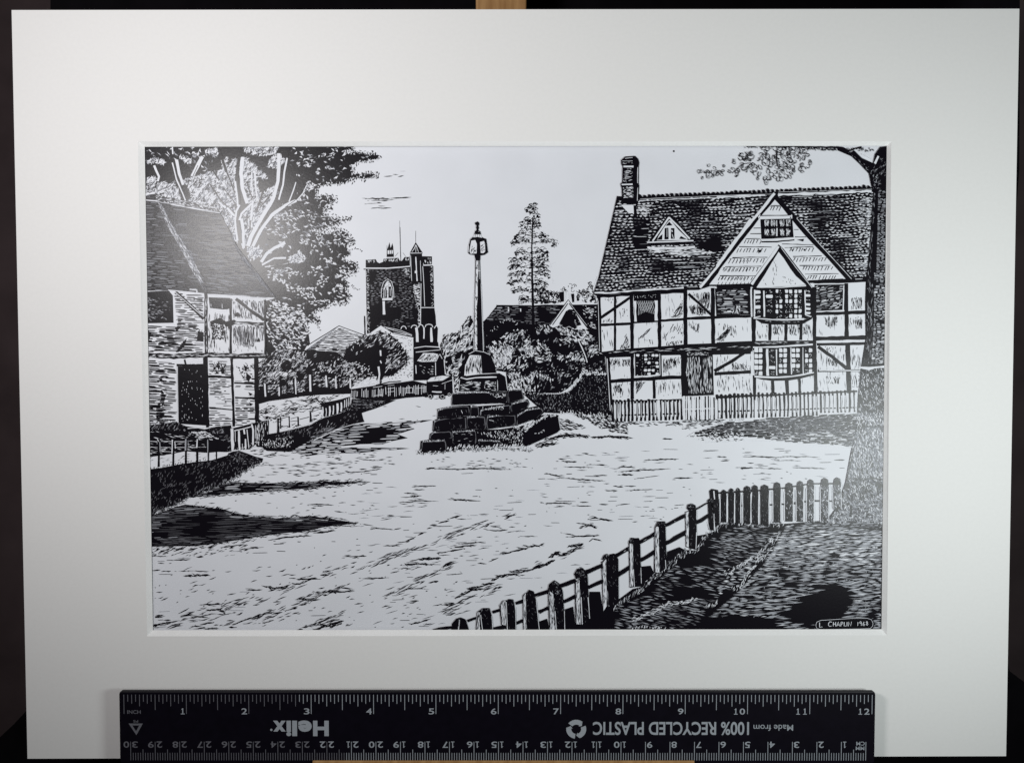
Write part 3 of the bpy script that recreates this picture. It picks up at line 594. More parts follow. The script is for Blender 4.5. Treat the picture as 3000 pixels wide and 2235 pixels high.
# ------------------------------------------------------------------ garden shrubs
gs = Part('drawn_shrubbery', 9)
gp = tU('110,910 150,790 240,760 300,780 320,720 420,660 480,640 600,580 720,600 800,740 850,640 900,550 1000,540 1100,600 1250,560 1400,590 1500,620 1640,620 1720,700 1780,860 1790,980 1860,1000 1885,1280 1530,1300 1340,1480 1200,1560 700,1560 650,1490 440,1490 410,1250 260,1230 240,1080 180,980')
gs.poly(gp, K); gs.up()
for q, d, an in (('110,900 150,800 300,790 560,900 520,1000 240,1010 180,980', 3.6, 65), ('320,760 430,670 620,590 780,740 800,900 560,860 330,820', 2.1, -50), ('560,860 900,860 940,980 720,1040 560,960', 2.8, 45), ('220,960 540,900 560,1010 380,1200 260,1220', 5.0, 62), ('350,1010 700,1010 760,1230 440,1240', 1.3, -60), ('430,1250 900,1230 1100,1330 1150,1540 660,1540 450,1480', 2.3, 78), ('440,1380 640,1330 640,1470 450,1480', 2.5, 60), ('740,1000 1100,950 1080,1080 860,1120', 2.8, -30), ('1110,1010 1540,960 1580,1140 1240,1130', 2.7, -45), ('1100,590 1250,560 1640,620 1770,860 1500,860 1230,700', 2.5, 30), ('1180,750 1460,740 1490,870 1190,870', 1.9, 10), ('1560,860 1780,860 1790,990 1640,1070', 2.8, -40), ('840,560 1000,545 1100,620 1060,690 860,700', 2.2, 60), ('860,760 1000,850 1080,960 980,1000 880,880', 2.0, 25), ('1530,1180 1880,1200 1885,1280 1530,1300', 3.2, 60)):
    hatch(gs, tU(q), d, an, (9, 18), (2.8, 5.2), (Wt, Wt, L), .38, .3, (28, .22, int(d * 10)))
hatch(gs, gp, .55, -45, (7, 15), (1.8, 3.6), GL, .6, .3, (30, .3, 5))
for q in ('1100,1160 1560,1150 1340,1450 1240,1530 1120,1400', '890,1070 1060,1080 1140,1180 1060,1260', '1660,1090 1760,1050 1850,1110 1860,1230'): hatch(gs, tU(q), .7, -40, (6, 13), (1.6, 3), LW, .5, .3)
gs.up(); hatch(gs, gp, .6, -45, (9, 20), (1.8, 3.2), K, .5, .3)
fringe(gs, tU('110,910 150,790 240,760 300,780 320,720 420,660 480,640 600,580 720,600 800,740'), 4, (5, 10), (1.6, 2.6), K, 0, .8, 3)
bars(gs, tU, '1500,790 1560,930 1610,1070 1630,1290:24', K, .3); bars(gs, tU, '1465,765 1530,900 1585,1040 1605,1110:14', Wt, .3)
# ------------------------------------------------------------------ willowy shrub left of the cross
ws = Part('drawn_willow', 10)
wp = tE('1060,225 1110,130 1200,110 1280,80 1290,20 1330,-20 1395,-90 1420,-20 1425,290 1330,340 1290,520 1265,700 1220,740 1205,560 1130,530 1115,390 1075,280')
ws.poly(wp, K); ws.up()
hatch(ws, wp, 2.3, lambda x, y: -64 if int((x + y * .3) / 15) % 2 else -26, (11, 24), (2.6, 5), (Wt, Wt, L), .2, .2)
ws.poly(tE('1290,300 1425,260 1425,330 1340,400 1320,560 1265,570 1300,420'), K); ws.up(); fringe(ws, tE('1075,260 1110,130 1280,80 1330,-20 1395,-90'), 4, (7, 14), (1.8, 3), K, 0, .3, 3, -65)
hatch(ws, tE('1150,330 1290,250 1290,420 1180,520'), 1.6, 25, (8, 15), (2, 3), K, .3)
# ------------------------------------------------------------------ hedge wall beside the house
hw = Part('drawn_clipped_hedge', 13)
hw.poly(tV('655,560 720,545 800,540 1000,570 1200,575 1370,520 1450,400 1530,290 1700,290 1900,285 1930,600 1965,885 1450,875 1380,840 1200,855 980,845 760,660'), K); hw.up()
hatch(hw, tV('700,570 1400,580 1390,830 1020,840 800,660'), 2.9, lambda x, y: 60 if x < 1600 else 100, (4, 8), (1.3, 2.2), GL, .2)
hatch(hw, tV('1500,320 1880,310 1930,860 1440,830 1420,560'), 2.3, 70, (3, 5), (1.6, 2.4), GL, .4)
fringe(hw, tV('1340,500 1420,420 1530,290'), 2.2, (7, 14), (2.5, 4.5), Wt, 0, .3, 4, -60); fringe(hw, tV('1530,275 1700,265 1880,275'), 3, (5, 10), (2.5, 5), Wt, 0, .6, 4)
fringe(hw, tV('700,560 1000,570 1370,545'), 5, (4, 8), (1.5, 2.4), Wt, 0, .6, 2)
# ------------------------------------------------------------------ cottage on the left
ct = Part('drawn_cottage', 9)
ct.poly(tB('88,190 745,215 1380,275 1392,880 1290,905 1305,1660 88,1660'), Wt); ct.up()
rows(ct, tB('395,215 730,230 735,850 100,860 100,570 420,560'), 6.4, 2, (18, 60), (3, 12), (1.8, 4), KG, (40, .26, 4))
rows(ct, tB('450,400 620,400 700,700 640,850 100,850 120,640 420,600'), 5.6, 2, (20, 60), (3, 10), (2.4, 4.8), KG, (34, .2, 6))
rows(ct, tB('580,270 720,290 720,480'), 5.5, 6, (8, 24), (3, 8), (1.8, 3), KG)
hatch(ct, tB('770,430 1000,430 1005,855 775,850'), 2.8, 88, (9, 24), (1.2, 2.4), KG, .05, 0, (20, .3, 2))
hatch(ct, tB('1035,290 1360,480 1330,500 1040,490'), 3.4, 88, (14, 34), (1.2, 2.2), KG, .03); hatch(ct, tB('1100,285 1370,300 1372,480'), 5, 88, (14, 30), (1.5, 2.6), (K, G, G), .03)
hatch(ct, tB('1035,565 1372,565 1365,735 1290,740 1260,790 1120,790 1040,760'), 5.2, 88, (14, 36), (1.5, 2.8), (K, G, G), .03); hatch(ct, tB('1035,760 1372,740 1372,855 1040,850'), 1.0, 88, (8, 18), (1.2, 2), K, .05)
rows(ct, tB('110,940 430,930 440,1640 115,1640'), 6.0, 3, (16, 60), (3, 12), (1.8, 4.2), KG, (34, .24, 6))
rows(ct, tB('120,1000 330,1000 340,1640 120,1640'), 6.6, 2, (12, 50), (4, 14), (1.4, 3), KG, (26, .4, 2))
for x0, x1 in ((770, 1020), (1055, 1275)):
    rows(ct, tB(f'{x0},940 {x1},950 {x1+10},1640 {x0+5},1640'), 5.8, 1, (10, 44), (4, 14), (1.4, 3.6), KG, (28, .36, 9))
rows(ct, tB('810,1160 960,1160 970,1400 830,1330'), 5.5, 1, (10, 34), (3, 8), (1.6, 3), KG)
for q in ('235,1130 290,1085 320,1160 260,1185', '260,1230 320,1320 350,1610 210,1610 200,1450 250,1370'): rows(ct, tB(q), 4.0, 2, (12, 40), (1, 4), (3, 4.6), K)
ct.up()
for q in ('500,740 540,700 520,780 450,850 420,850', '860,960 900,1000 880,1050', '930,1010 955,1060 915,1080 900,1040', '1150,980 1200,1020 1170,1060', '1180,1070 1230,1110 1210,1170 1180,1150', '1200,1280 1250,1300 1220,1320', '1210,1390 1255,1410 1225,1430', '790,520 900,480 960,520 930,560 840,540 800,570', '930,530 1050,500 1085,525 1040,560 960,580', '1050,440 1090,420 1130,460 1060,470', '1310,690 1330,740 1290,740', '660,620 720,640 720,740 650,720', '110,620 160,640 130,740 110,760', '410,580 460,600 430,630'):
    ct.poly(tB(q), K)
curls(ct, tB('810,560 960,560 960,700 820,720'), 4, (3, 6), (2, 3), K, None, .5); curls(ct, tB('640,600 800,640 780,740 640,700'), 3.5, (2.5, 5), (1.6, 2.6), K, None, .5)
curls(ct, tB('800,960 960,960 960,1090 810,1060'), 3, (2.5, 5), (1.6, 2.6), K, None, .5); curls(ct, tB('1080,980 1250,980 1250,1150 1090,1120'), 2.6, (2.5, 5), (1.6, 2.6), K, None, .5)
tb = Part('timber', ct.lv + 1, ct)
bars(tb, tB, '745,205 752,865:34;1013,275 1013,870:26;1380,285 1388,890:24;420,200 560,330 725,490:34;1070,275 1210,390 1372,505:34;1040,535 1370,548:34;90,885 400,895 750,880 1100,895 1400,885:52;745,905 768,1660:36;1022,920 1048,1650:28;1285,900 1298,1660:46;760,1112 1020,1120:24;780,1448 1030,1470:14;780,1588 1030,1592:10;1050,1180 1275,1192:18;1060,1338 1285,1348:18;1060,1485 1285,1475:10;1060,1570 1285,1572:10;430,988 735,990:24;515,930 530,985:20;725,910 728,990:20', K, .25)
tb.up(); hatch(tb, tB('100,875 1390,870 1390,895 100,905'), 4, 0, (8, 22), (.9, 1.6), Wt, .04); hatch(tb, tB('735,220 752,220 760,860 745,860'), 3, 90, (8, 20), (.9, 1.5), Wt, .03)
hatch(tb, tB('1040,525 1370,540 1370,560 1040,545'), 5, 2, (8, 20), (1, 1.8), Wt, .04); hatch(tb, tB('520,935 715,930 715,975 520,975'), 2, 3, (14, 30), (2.5, 4), Wt, .05)
bars(tb, tB, '415,205 720,470:7;100,557 410,558:14', Wt, .3)
wn = Part('window', ct.lv + 1, ct); wn.poly(tB('92,200 345,188 390,240 398,535 92,540'), K); wn.up()
hatch(wn, tB('100,250 360,270 360,500 100,520'), 2.4, 0, (6, 16), (1.5, 3.4), GL, .4, .1, (16, .3, 2))
bars(wn, tB, '370,250 372,500:6;105,370 350,375:6;210,260 212,500:7', K)
wn = Part('window', ct.lv + 1, ct); wn.poly(tB('775,260 1005,268 1000,380 960,395 790,375'), K); wn.up(); bars(wn, tB, '790,385 880,405 970,400:26;920,330 922,380:6;800,330 802,360:5', Wt, .2)
dr = Part('door', ct.lv + 1, ct); dr.poly(tB('434,1000 742,1000 757,1640 445,1620'), K); dr.up(); hatch(dr, tB('470,1030 720,1030 730,1600 480,1600'), .55, 88, (3, 7), (.9, 1.5), Wt, .06); bars(dr, tB, '440,1005 448,1610:6', Wt)
rf = Part('roof', ct.lv + 3, ct)
rp = tA('88,640 200,605 300,650 600,700 870,765 915,850 1000,1010 1085,1185 1440,1650') + tB('1495,268 1380,270 1100,237 770,222 640,205 400,182 88,190')
rf.poly(rp, K); rf.up()
rows(rf, rp, 4.6, 4, (14, 46), (3, 14), (.9, 1.9), (G, G, G, L), (50, .2, 5))
rows(rf, tA('560,1200 1080,1200 1350,1560 1300,1640 700,1640'), 5.2, 5, (12, 40), (4, 16), (.8, 1.6), GL, (40, .3, 7))
hatch(rf, tA('215,690 270,720 350,900 540,1200 690,1480 730,1580 690,1580 600,1450 460,1180 330,960'), 7.5, 62, (8, 24), (1.2, 2.2), (L, L, Wt), .05)
hatch(rf, tA('330,880 400,910 520,1110 640,1350 600,1370 480,1160'), 4.5, 62, (8, 20), (1, 1.8), GL, .05)
hatch(rf, tB('580,0 640,0 720,110 775,200 740,200 680,120'), 5, 55, (8, 20), (1, 2), GL, .05)
hatch(rf, tA('985,1000 1085,1180 1200,1340 1440,1650 1400,1650 1180,1390 1060,1200'), 8, 55, (10, 28), (1, 2.2), GL, .04); hatch(rf, tB('1255,0 1300,0 1500,262 1460,250 1340,100'), 8, 55, (10, 26), (1, 2.2), GL, .04)
bars(rf, tA, '90,680 200,690 430,740 660,780 900,822:12;90,625 200,606:20', Wt, .4)
hatch(rf, tA('200,610 300,650 600,700 870,765 880,810 660,770 300,705 210,680'), 4.5, 12, (5, 14), (1.4, 2.6), Wt, .2)
bars(rf, tB, '340,183 560,205 640,215:9;570,180 640,178 655,205:22;770,232 1000,240 1200,252 1480,270:9;840,245 1380,285:5', Wt, .4)
# ------------------------------------------------------------------ timber framed house
hs = Part('drawn_timber_house', 11)
hs.poly(tG('562,235 1480,180 2203,130') + tI('380,120 1630,90 1640,1270 1500,1520 0,1580') + tG('1480,1590 720,1500 640,880 590,850'), Wt); hs.up()
for q, d, a in (('590,280 720,270 720,330', 2.4, 85), ('600,500 720,490 720,530 600,530', 4, 85), ('1340,480 1470,290 1475,480', 4.5, -52), ('1530,350 1650,340 1740,440 1640,455 1560,440', 8, 88), ('1540,220 1760,200 1765,420 1650,330', 5, 88), ('790,830 860,640 900,740 900,820', 4.0, -65), ('780,380 880,380 880,470 790,470', 1.5, 80), ('990,710 1090,600 1130,590 1050,700', 6, -50), ('1060,720 1160,700 1150,780 1080,740', 2.5, 85), ('1250,720 1340,740 1470,720 1475,785 1300,785', 4.5, -75), ('1245,560 1470,550 1470,700 1250,720', .8, -60), ('1530,550 1650,535 1640,650 1560,600', 5, 88), ('1820,720 1980,570 2000,600 1900,740', 7, -42), ('1830,520 2040,560 2050,680 1960,690', 1.6, 85), ('600,600 720,600 720,800 600,800', .3, 80),
    ('650,925 905,920 905,1010 700,1000', 4.5, 89), ('1250,910 1450,905 1430,990 1330,1040 1260,1080', 4.5, 89), ('710,1200 830,1190 820,1290 710,1280', 4.5, 89), ('700,1190 905,1180 905,1330 710,1340', .7, 89), ('960,1170 1080,1170 1000,1260 970,1310', 9, -50), ('1190,1180 1300,1170 1240,1290', 2, 80), ('1200,1160 1450,1150 1450,1300 1200,1330', .5, 89), ('1820,870 2060,860 1900,980 1820,1010', .5, 89), ('2000,960 2200,1000 2200,1040 2000,1050', 3, 88), ('1820,1110 2200,1090 2200,1280 1820,1290', .25, 89)):
    hatch(hs, tG(q), d * 1.25, a, (10, 28), (1.4, 2.7), KG, .06)
for q, d, a in (('1150,465 1310,465 1290,560 1220,600 1170,560', 5, 89), ('1440,260 1570,260 1565,390 1440,395', 3.6, 87), ('1490,500 1570,490 1565,610 1490,600', 5.5, 89), ('1430,470 1570,470 1570,560 1430,560', 1.6, 89), ('920,570 1015,550 1015,660 925,660', 4.6, 89), ('770,545 890,545 880,670 780,670', 3.6, 89), ('590,550 720,550 700,670 610,670', 3.4, 89), ('420,550 550,560 550,700 430,720', .7, 89), ('1160,790 1290,790 1260,850 1170,830', 3.4, 89), ('1180,900 1320,960 1290,1010 1180,990', 4.4, 89), ('1090,820 1380,800 1380,950 1090,1000', .5, 89), ('1170,1110 1330,1120 1310,1200 1200,1190', 4.4, 88), ('1440,1090 1530,1100 1530,1230 1450,1230', 2.0, 89), ('1450,800 1550,800 1540,1020 1450,1020', 1.0, 89), ('160,960 380,1000 300,1040 150,1040', 3, 88), ('0,1110 380,1100 380,1280 0,1290', .25, 89)):
    hatch(hs, tI(q), d * 1.25, a, (10, 26), (1.4, 2.7), KG, .06)
hatch(hs, tG('590,260 1790,200 1800,770 590,830'), .35, 86, (9, 26), (1.2, 2.4), (G, L), .08, 0, (30, .48, 4)); hatch(hs, tG('700,900 2203,860 2203,1300 720,1340'), .45, 88, (9, 26), (1.2, 2.4), (G, L), .05, 0, (30, .45, 6)); hatch(hs, tI('0,470 1600,440 1560,1280 0,1280'), .4, 88, (9, 24), (1.2, 2.4), (G, L), .05, 0, (28, .46, 8))
bk = Part('brick_panel', hs.lv, hs); bk.poly(tG('1815,165 2200,140 2200,445 1830,462'), K); bk.up(); rows(bk, tG('1830,190 2170,165 2180,430 1840,450'), 4.2, 0, (8, 34), (2, 8), (1.4, 2.8), GW, (24, .26, 3)); hatch(bk, tG('2000,370 2090,330 2090,440 1980,440'), 4, 80, (6, 14), (2, 3), Wt, .2)
bk = Part('brick_panel', hs.lv, hs); bk.poly(tI('1050,125 1378,120 1378,395 1060,410'), K); bk.up(); rows(bk, tI('1060,140 1365,130 1360,390 1070,400'), 4.2, -12, (8, 26), (2, 8), (1.4, 2.8), GW, (24, .30, 3))
bars(hs, tI, '365,180 372,440:12;1368,130 1360,395:12', Wt)
tb = Part('timber', hs.lv + 2, hs)
bars(tb, tG, '545,245 740,232 940,215 1240,200 1480,190:48;572,250 585,855:30;740,230 742,835:24;918,220 928,840:38;1216,210 1222,800:38;1497,180 1500,790:42;1792,160 1797,790:42;580,560 920,543:28;920,530 1220,512 1500,495:26;1500,490 1800,475 2203,462:32;590,480 740,375 905,262:28;1530,225 1650,330 1785,455:30;660,890 700,1490:42;925,870 925,1355:38;1228,870 1232,1120:26;1470,860 1480,1330:44;690,1162 930,1147 1470,1117:38;1160,1140 1163,1350:30;1810,1085 2203,1062:34;1810,1055 1980,960 2203,805:34', K, .2)
tb.poly(tG('580,850 900,810 1215,790 1500,765 2203,740 2203,870 1830,878 1500,880 1240,885 940,900 650,910'), K)
bars(tb, tI, '350,780 350,840:60;395,470 400,745:42;573,540 570,725:32;746,540 742,725:32;907,530 903,720:32;1050,150 1052,760:42;1052,760 1068,1290:38;1393,110 1398,700:44;1070,437 1350,430 1610,420:36;1070,705 1350,700 1620,690:42;1075,768 1350,762 1700,752:30;405,1100 408,1300:32;600,1160 605,1300:36;754,1150 762,1300:40;890,1135 892,1290:28;1412,770 1420,1290:50;1090,790 1240,900 1400,1030:36;1085,1052 1560,1050:24;0,160 200,150 400,130:36;1040,95 1350,90 1620,75:34', K, .2)
tb.poly(tI('0,745 390,730 1040,725 1040,775 390,800 370,850 0,870'), K)
bars(tb, tI, '390,800 700,790 1040,765:16;1080,742 1350,735 1760,725:14;1100,1045 1560,1052:12', Wt, .4)
tb.up(); hatch(tb, tG('660,840 2203,780 2203,810 660,870'), 1.6, -3, (10, 30), (.8, 1.4), Wt, .03); hatch(tb, tI('400,745 1040,735 1040,755 400,770'), 3, 0, (8, 20), (.8, 1.5), Wt, .1)
bars(tb, tG, '655,920 690,1480:8;560,300 575,840:5', Wt)
# windows and door
def panes(p, t, cells, w, h, fill=.75):
    p.up()
    for x, y in cells:
        s = RN.random(); q = [(x - w / 2, y - h / 2 + 6), (x - w / 2 + 6, y - h / 2), (x + w / 2 - 6, y - h / 2), (x + w / 2, y - h / 2 + 6), (x + w / 2, y + h / 2 - 6), (x + w / 2 - 6, y + h / 2), (x - w / 2 + 6, y + h / 2), (x - w / 2, y + h / 2 - 6)]
        q = [(a + RN.uniform(-3, 3), b + RN.uniform(-3, 3)) for a, b in q]; st = ' '.join(f'{a},{b}' for a, b in q)
        if s < fill * .6: p.poly(t(st), Wt)
        elif s < fill: hatch(p, t(st), 6, RN.choice((0, 90, 60)), (3, 9), (1.2, 2.2), Wt, .1)
        else: hatch(p, t(st), 3.5, 0, (3, 8), (1, 1.8), Wt, .1)
wn = Part('window', hs.lv + 2, hs, 'dark latticed casement under the eaves'); wn.poly(tG('942,235 1205,215 1205,520 945,525'), K); wn.up(); bars(wn, tG, '955,300 962,522:24;1183,295 1186,510:28', Wt, .4)
for k in range(9):
    wn.line(tG(f'{975+k*20},{300} {960+k*20+60},{400+k*6}'), .8, Wt); wn.line(tG(f'{1160-k*20},{300} {1120-k*16},{390+k*8}'), .7, Wt)
hatch(wn, tG('950,240 1195,228 1195,265 950,275'), 3, 80, (3, 7), (.9, 1.5), Wt, .1)
wn = Part('window', hs.lv + 2, hs, 'small paned window beside the door'); wn.poly(tG('948,860 1228,855 1232,1108 952,1115'), K)
panes(wn, tG, [(985 + 42 * i + RN.uniform(-4, 4), 885 + 40 * j) for i in range(6) for j in range(6) if RN.random() < .94], 33, 27, .55); bars(wn, tG, '945,1112 1090,1108 1228,1095:12;1222,870 1226,1090:6;950,870 955,1100:7', Wt, .3)
dr = Part('door', hs.lv + 2, hs); dr.poly(tG('1492,880 1792,868 1805,1312 1495,1325'), K); dr.up(); hatch(dr, tG('1510,900 1780,890 1785,1290 1510,1300'), 2.2, 89, (10, 34), (1, 1.9), Wt, .03); hatch(dr, tG('1510,850 1750,850 1750,880 1520,885'), 6, 0, (5, 12), (1, 1.8), Wt, .1)
hatch(dr, tG('1500,1050 1560,1050 1560,1110 1500,1110'), 6, 89, (5, 12), (1, 1.8), Wt, .05)
by = Part('bay_window', hs.lv + 2, hs, 'upper bay window with leaded panes'); by.poly(tI('378,160 1035,150 1040,460 960,490 600,515 410,500 385,470'), K)
panes(by, tI, [(438, 205 + 53 * j) for j in range(5)], 62, 36, 1.3); by.up(-1); panes(by, tI, [(565, 200 + 52 * j) for j in range(5)], 72, 34, .35); by.up(-1)
for x, wd in ((648, 26), (688, 30), (750, 32), (795, 34), (850, 30), (895, 34)):
    panes(by, tI, [(x, 195 + 54 * j + RN.uniform(-3, 3)) for j in range(6) if 195 + 54 * j < 470], wd, 40, 1.1); by.up(-1)
panes(by, tI, [(980, 195 + 47 * j) for j in range(6)], 56, 26, .9)
by.up(); bars(by, tI, '405,180 405,470:14;505,190 512,470:18;948,185 955,450:12;370,190 372,440:9;395,485 600,500 800,498 940,490:12;955,450 1020,470:10;400,478 470,465:8', Wt, .3)
by.poly(tI('420,500 600,515 930,505 1040,460 1020,495 930,545 880,555 600,555 480,540'), K); hatch(by, tI('460,505 930,515 880,530 600,530'), 2, -5, (6, 14), (.8, 1.4), Wt, .2)
by = Part('bay_window', hs.lv + 2, hs, 'lower bay window with leaded panes'); by.poly(tI('385,800 1045,775 1050,1080 800,1125 600,1130 410,1115'), K)
for x, wd in ((425, 40), (470, 40)):
    panes(by, tI, [(x, 830 + 62 * j) for j in range(5)], wd, 46, 1.2); by.up(-1)
panes(by, tI, [(595, 835 + 60 * j) for j in range(5)], 70, 36, .45); by.up(-1)
for x, wd in ((688, 36), (735, 38), (825, 40), (872, 38), (965, 34), (1008, 34)):
    panes(by, tI, [(x, 830 + 56 * j) for j in range(5)], wd, 42, 1.15); by.up(-1)
by.up(); bars(by, tI, '540,815 548,1105:26;642,820 645,1100:12;795,805 800,1090:16;925,800 930,1085:10;395,830 400,1100:8;405,1112 600,1122 800,1112 1045,1070:16', Wt, .3)
by.poly(tI('410,1125 600,1132 800,1122 1045,1080 1040,1100 900,1135 780,1155 600,1160 480,1145'), K)
bars(by, tI, '515,815 520,1105:26;780,810 785,1095:24;910,800 912,1085:24', K, .2)
# roof
rf = Part('roof', hs.lv + 3, hs)
rp = tF('762,640 1000,655 1640,625 2203,600') + tH('300,610 700,590 1680,548 1660,1000 1620,1545 1400,1560 1035,1570 380,1600 0,1610') + tF('1760,1610 1640,1651') + tG('1480,185 1240,195 940,215 740,235 540,245 505,228 560,60')
rf.poly(rp, K); rf.up()
topL, botL, topR, botR = (1808, 580), (1742, 855), (2553, 552), (2540, 825)
for r in range(31):
    fr = (r + .6) / 31.5; xl = topL[0] + (botL[0] - topL[0]) * fr; xr = 2555 - 12 * fr; x = xl + RN.uniform(0, 8)
    while x < xr:
        wdt = RN.uniform(8, 15); u = (x - xl) / (xr - xl); y = 584 - 27 * u + fr * (272 - 18 * u) + RN.gauss(0, .9) + 7 * (vn(x, r * 9, 60, 31) - .5)
        lit = vn(x, y, 52, 3) * .62 + vn(x, y, 20, 8) * .34 + .18 * (u < .12) + .34 * (u > .93) + .12 * (fr > .8) * (u < .5) + .1 * (fr < .3)
        if 1855 < x < 1890 and 640 < y < 730: lit -= .4
        if 2010 < x < 2130 and 640 < y < 730: lit -= .12
        if lit > .27 and inside((x, y), rp):
            k = min(1.0, (lit - .27) * 2.4); rf.dash(x + wdt / 2, y, RN.gauss(-.03, .05), wdt * RN.uniform(.85, 1.15), 1.2 + 3.6 * k * RN.uniform(.6, 1.1), G if k < .18 else L if k < .4 else Wt, RN.choice((-.1, .12, .14, .18)))
        x += wdt + RN.uniform(.5, 3)
rf.up(); rows(rf, rp, 8.6, -2, (12, 60), (6, 40), (1, 2.6), GW, (30, .46, 14), .3); rows(rf, rp, 8.6, -2, (10, 44), (8, 50), (1.4, 3.4), K, (26, .5, 21), .3)
rf.up(); hatch(rf, tH('1590,660 1665,640 1655,1000 1620,1530 1560,1500 1600,1100'), 4.0, 2, (8, 18), (2.5, 4.5), LW, .08); hatch(rf, tH('1480,680 1600,660 1600,1100 1560,1500 1460,1480 1540,1000'), 1.2, 2, (8, 18), (2, 3.6), LW, .08)
hatch(rf, tF('1090,1190 1600,1185 1860,1260 1500,1290 1100,1240'), 3.4, 0, (10, 30), (1.4, 3), Wt, .04); hatch(rf, tF('960,760 1120,760 1110,840 980,840'), 4, 0, (10, 24), (1.2, 2.4), Wt, .04)
bars(rf, tF, '505,1651 560,1500:4;1090,1198 1350,1200 1600,1185:22', Wt, .4)
bars(rf, tG, '520,215 740,208 940,190 1240,172 1480,160:16', Wt, .6)
bars(rf, tH, '660,625 1000,612 1400,598 1665,585:24', Wt, .7); bars(rf, tH, '0,650 300,640 520,630:10', Wt, .7); bars(rf, tF, '1000,690 1640,665 2203,645:7', Wt, .9)
rg = Part('ridge_tiles', rf.lv, rf)
bars(rg, tF, '995,660 1400,650 1640,635 2203,610:26', K); bars(rg, tH, '0,632 600,608 1670,560:22', K)
for k in range(51):
    x = 1875 + k * 13.4; u = (x - 1870) / 680; y = 576 - 28 * u - (2 if k % 7 == 0 else 0); rg.blob(x, y, 5.6, K, 1, 0, 8)
bars(rg, tF, '1010,672 1640,645 2203,622:4', Wt, .6); bars(rg, tH, '0,640 600,618:4', Wt, .6); bars(rg, tH, '660,598 1670,566:4', Wt, .6)
cm = Part('chimney', rf.lv + 1, hs)
cm.poly(tF('818,722 812,560 798,510 818,490 822,320 808,300 806,255 850,215 960,208 990,240 1003,280 996,320 995,500 1002,530 994,640 990,725'), K); cm.up()
bars(cm, tF, '832,320 940,322:18;812,516 930,514:15;985,330 982,500:6;985,550 980,690:5;850,235 930,225:5;820,262 930,262:4', Wt, .3)
hatch(cm, tF('832,345 930,345 930,490 832,490'), 3.6, 0, (6, 18), (1, 1.7), Wt, .04); hatch(cm, tF('820,540 935,540 940,660 830,660'), 5.5, 0, (4, 14), (1.4, 2.6), Wt, .15)
hatch(cm, tF('825,270 930,270 930,295 825,295'), 3.6, 0, (4, 10), (1, 1.7), Wt, .05); cm.poly(tF('808,738 940,735 945,830 880,815'), Wt); bars(cm, tF, '955,740 960,860:34', K)
dm = Part('dormer', rf.lv + 1, hs)
dm.poly(tF('1110,1120 1315,835 1345,840 1575,1100 1590,1150 1085,1180'), K); dm.up()
bars(dm, tF, '1145,1125 1322,868:16;1322,868 1440,985 1545,1100:17;1085,1138 1350,1130 1585,1120:13', Wt, .2)
dm.poly(tF('1262,985 1300,930 1325,900 1345,905 1420,1000 1520,1095 1520,1115 1190,1118 1210,1070'), Wt); dm.up()
for q in ('1275,985 1315,980 1318,1105 1272,1108', '1342,985 1380,985 1382,1100 1342,1100', '1285,960 1325,915 1360,955', '1190,1112 1225,1070 1252,1050 1248,1110', '1430,1100 1450,1070 1520,1108'): dm.poly(tF(q), K)
dm.up(); bars(dm, tF, '1300,990 1300,1080:5;1350,1005 1358,1025:12;1355,1050 1370,1095:6', Wt)
ga = Part('gable', rf.lv + 1, hs)
ga.poly(tH('620,595 1050,1090 1500,1545 1040,1575 380,1600 0,1610') + tF('1740,1610 1640,1640'), K); ga.up()
ga.poly(tH('625,680 700,760 770,850 860,960 950,1065 1040,1160 1180,1300 1385,1530 980,1552 365,1580 0,1592') + tF('1755,1592 1850,1470') + tH('40,1420 180,1240 290,1100 400,960 480,850 560,760'), Wt); ga.up()
for q in ('580,745 690,742', '480,850 770,848', '395,985 470,985', '830,1000 880,1002', '360,1045 475,1045', '840,1080 960,1080', '310,1100 470,1098', '700,1155 1040,1165', '240,1185 590,1188', '730,1195 1040,1185', '170,1300 545,1298', '820,1290 1130,1285', '90,1400 480,1395', '890,1388 1230,1385', '30,1495 420,1500', '950,1480 1310,1475', '985,1550 1360,1530'):
    ga.line(tH(q), 2.1, K, 1, 1, .5)
for y, x0, x1, a in ((755, 580, 700, 1), (1110, 300, 470, 1), (1205, 220, 540, 1), (1315, 140, 520, 1), (1410, 70, 450, 1), (1510, 20, 400, 1), (1200, 790, 1050, 1), (1305, 830, 1170, 1), (1398, 930, 1240, 1), (1495, 980, 1290, 1)):
    x = x0
    while x < x1:
        bars(ga, tH, f'{x+14},{y} {x-6},{y+38+RN.uniform(-8,8)}:7.5', K)
        if RN.random() < .6: bars(ga, tH, f'{x-4},{y+1} {x+20},{y-1}:5', K)
        x += RN.uniform(26, 44)
for y, x0 in ((1305, 1960), (1395, 1910), (1480, 1880), (1540, 1840)):
    for k in range(int((2203 - x0) / 40)): bars(ga, tF, f'{x0+20+k*40},{y+25} {x0+k*40},{y+60}:6', K)
bars(ga, tF, '2000,1310 2203,1295:6;1930,1400 2203,1395:6;1870,1500 2203,1500:6', K, .4)
for q in ('800,1215 830,1215 815,1240', '930,1210 955,1208 940,1235', '440,1220 490,1215 450,1260', '860,1110 940,1100 930,1130'): ga.poly(tH(q), K)
bars(ga, tH, '622,610 500,760 380,905 200,1120 0,1395:30', Wt, .2); bars(ga, tF, '2203,880 2040,1130 1850,1390 1655,1625:24', Wt, .2); bars(ga, tH, '860,880 1100,1150 1450,1530:6;455,870 465,840:14;805,840 808,900:10;440,850 460,900:6', Wt, .3)
wn = Part('window', ga.lv + 1, hs, 'black attic casement at the top of the big gable'); wn.poly(tH('468,890 812,882 828,1098 480,1118'), K)
wn.up()
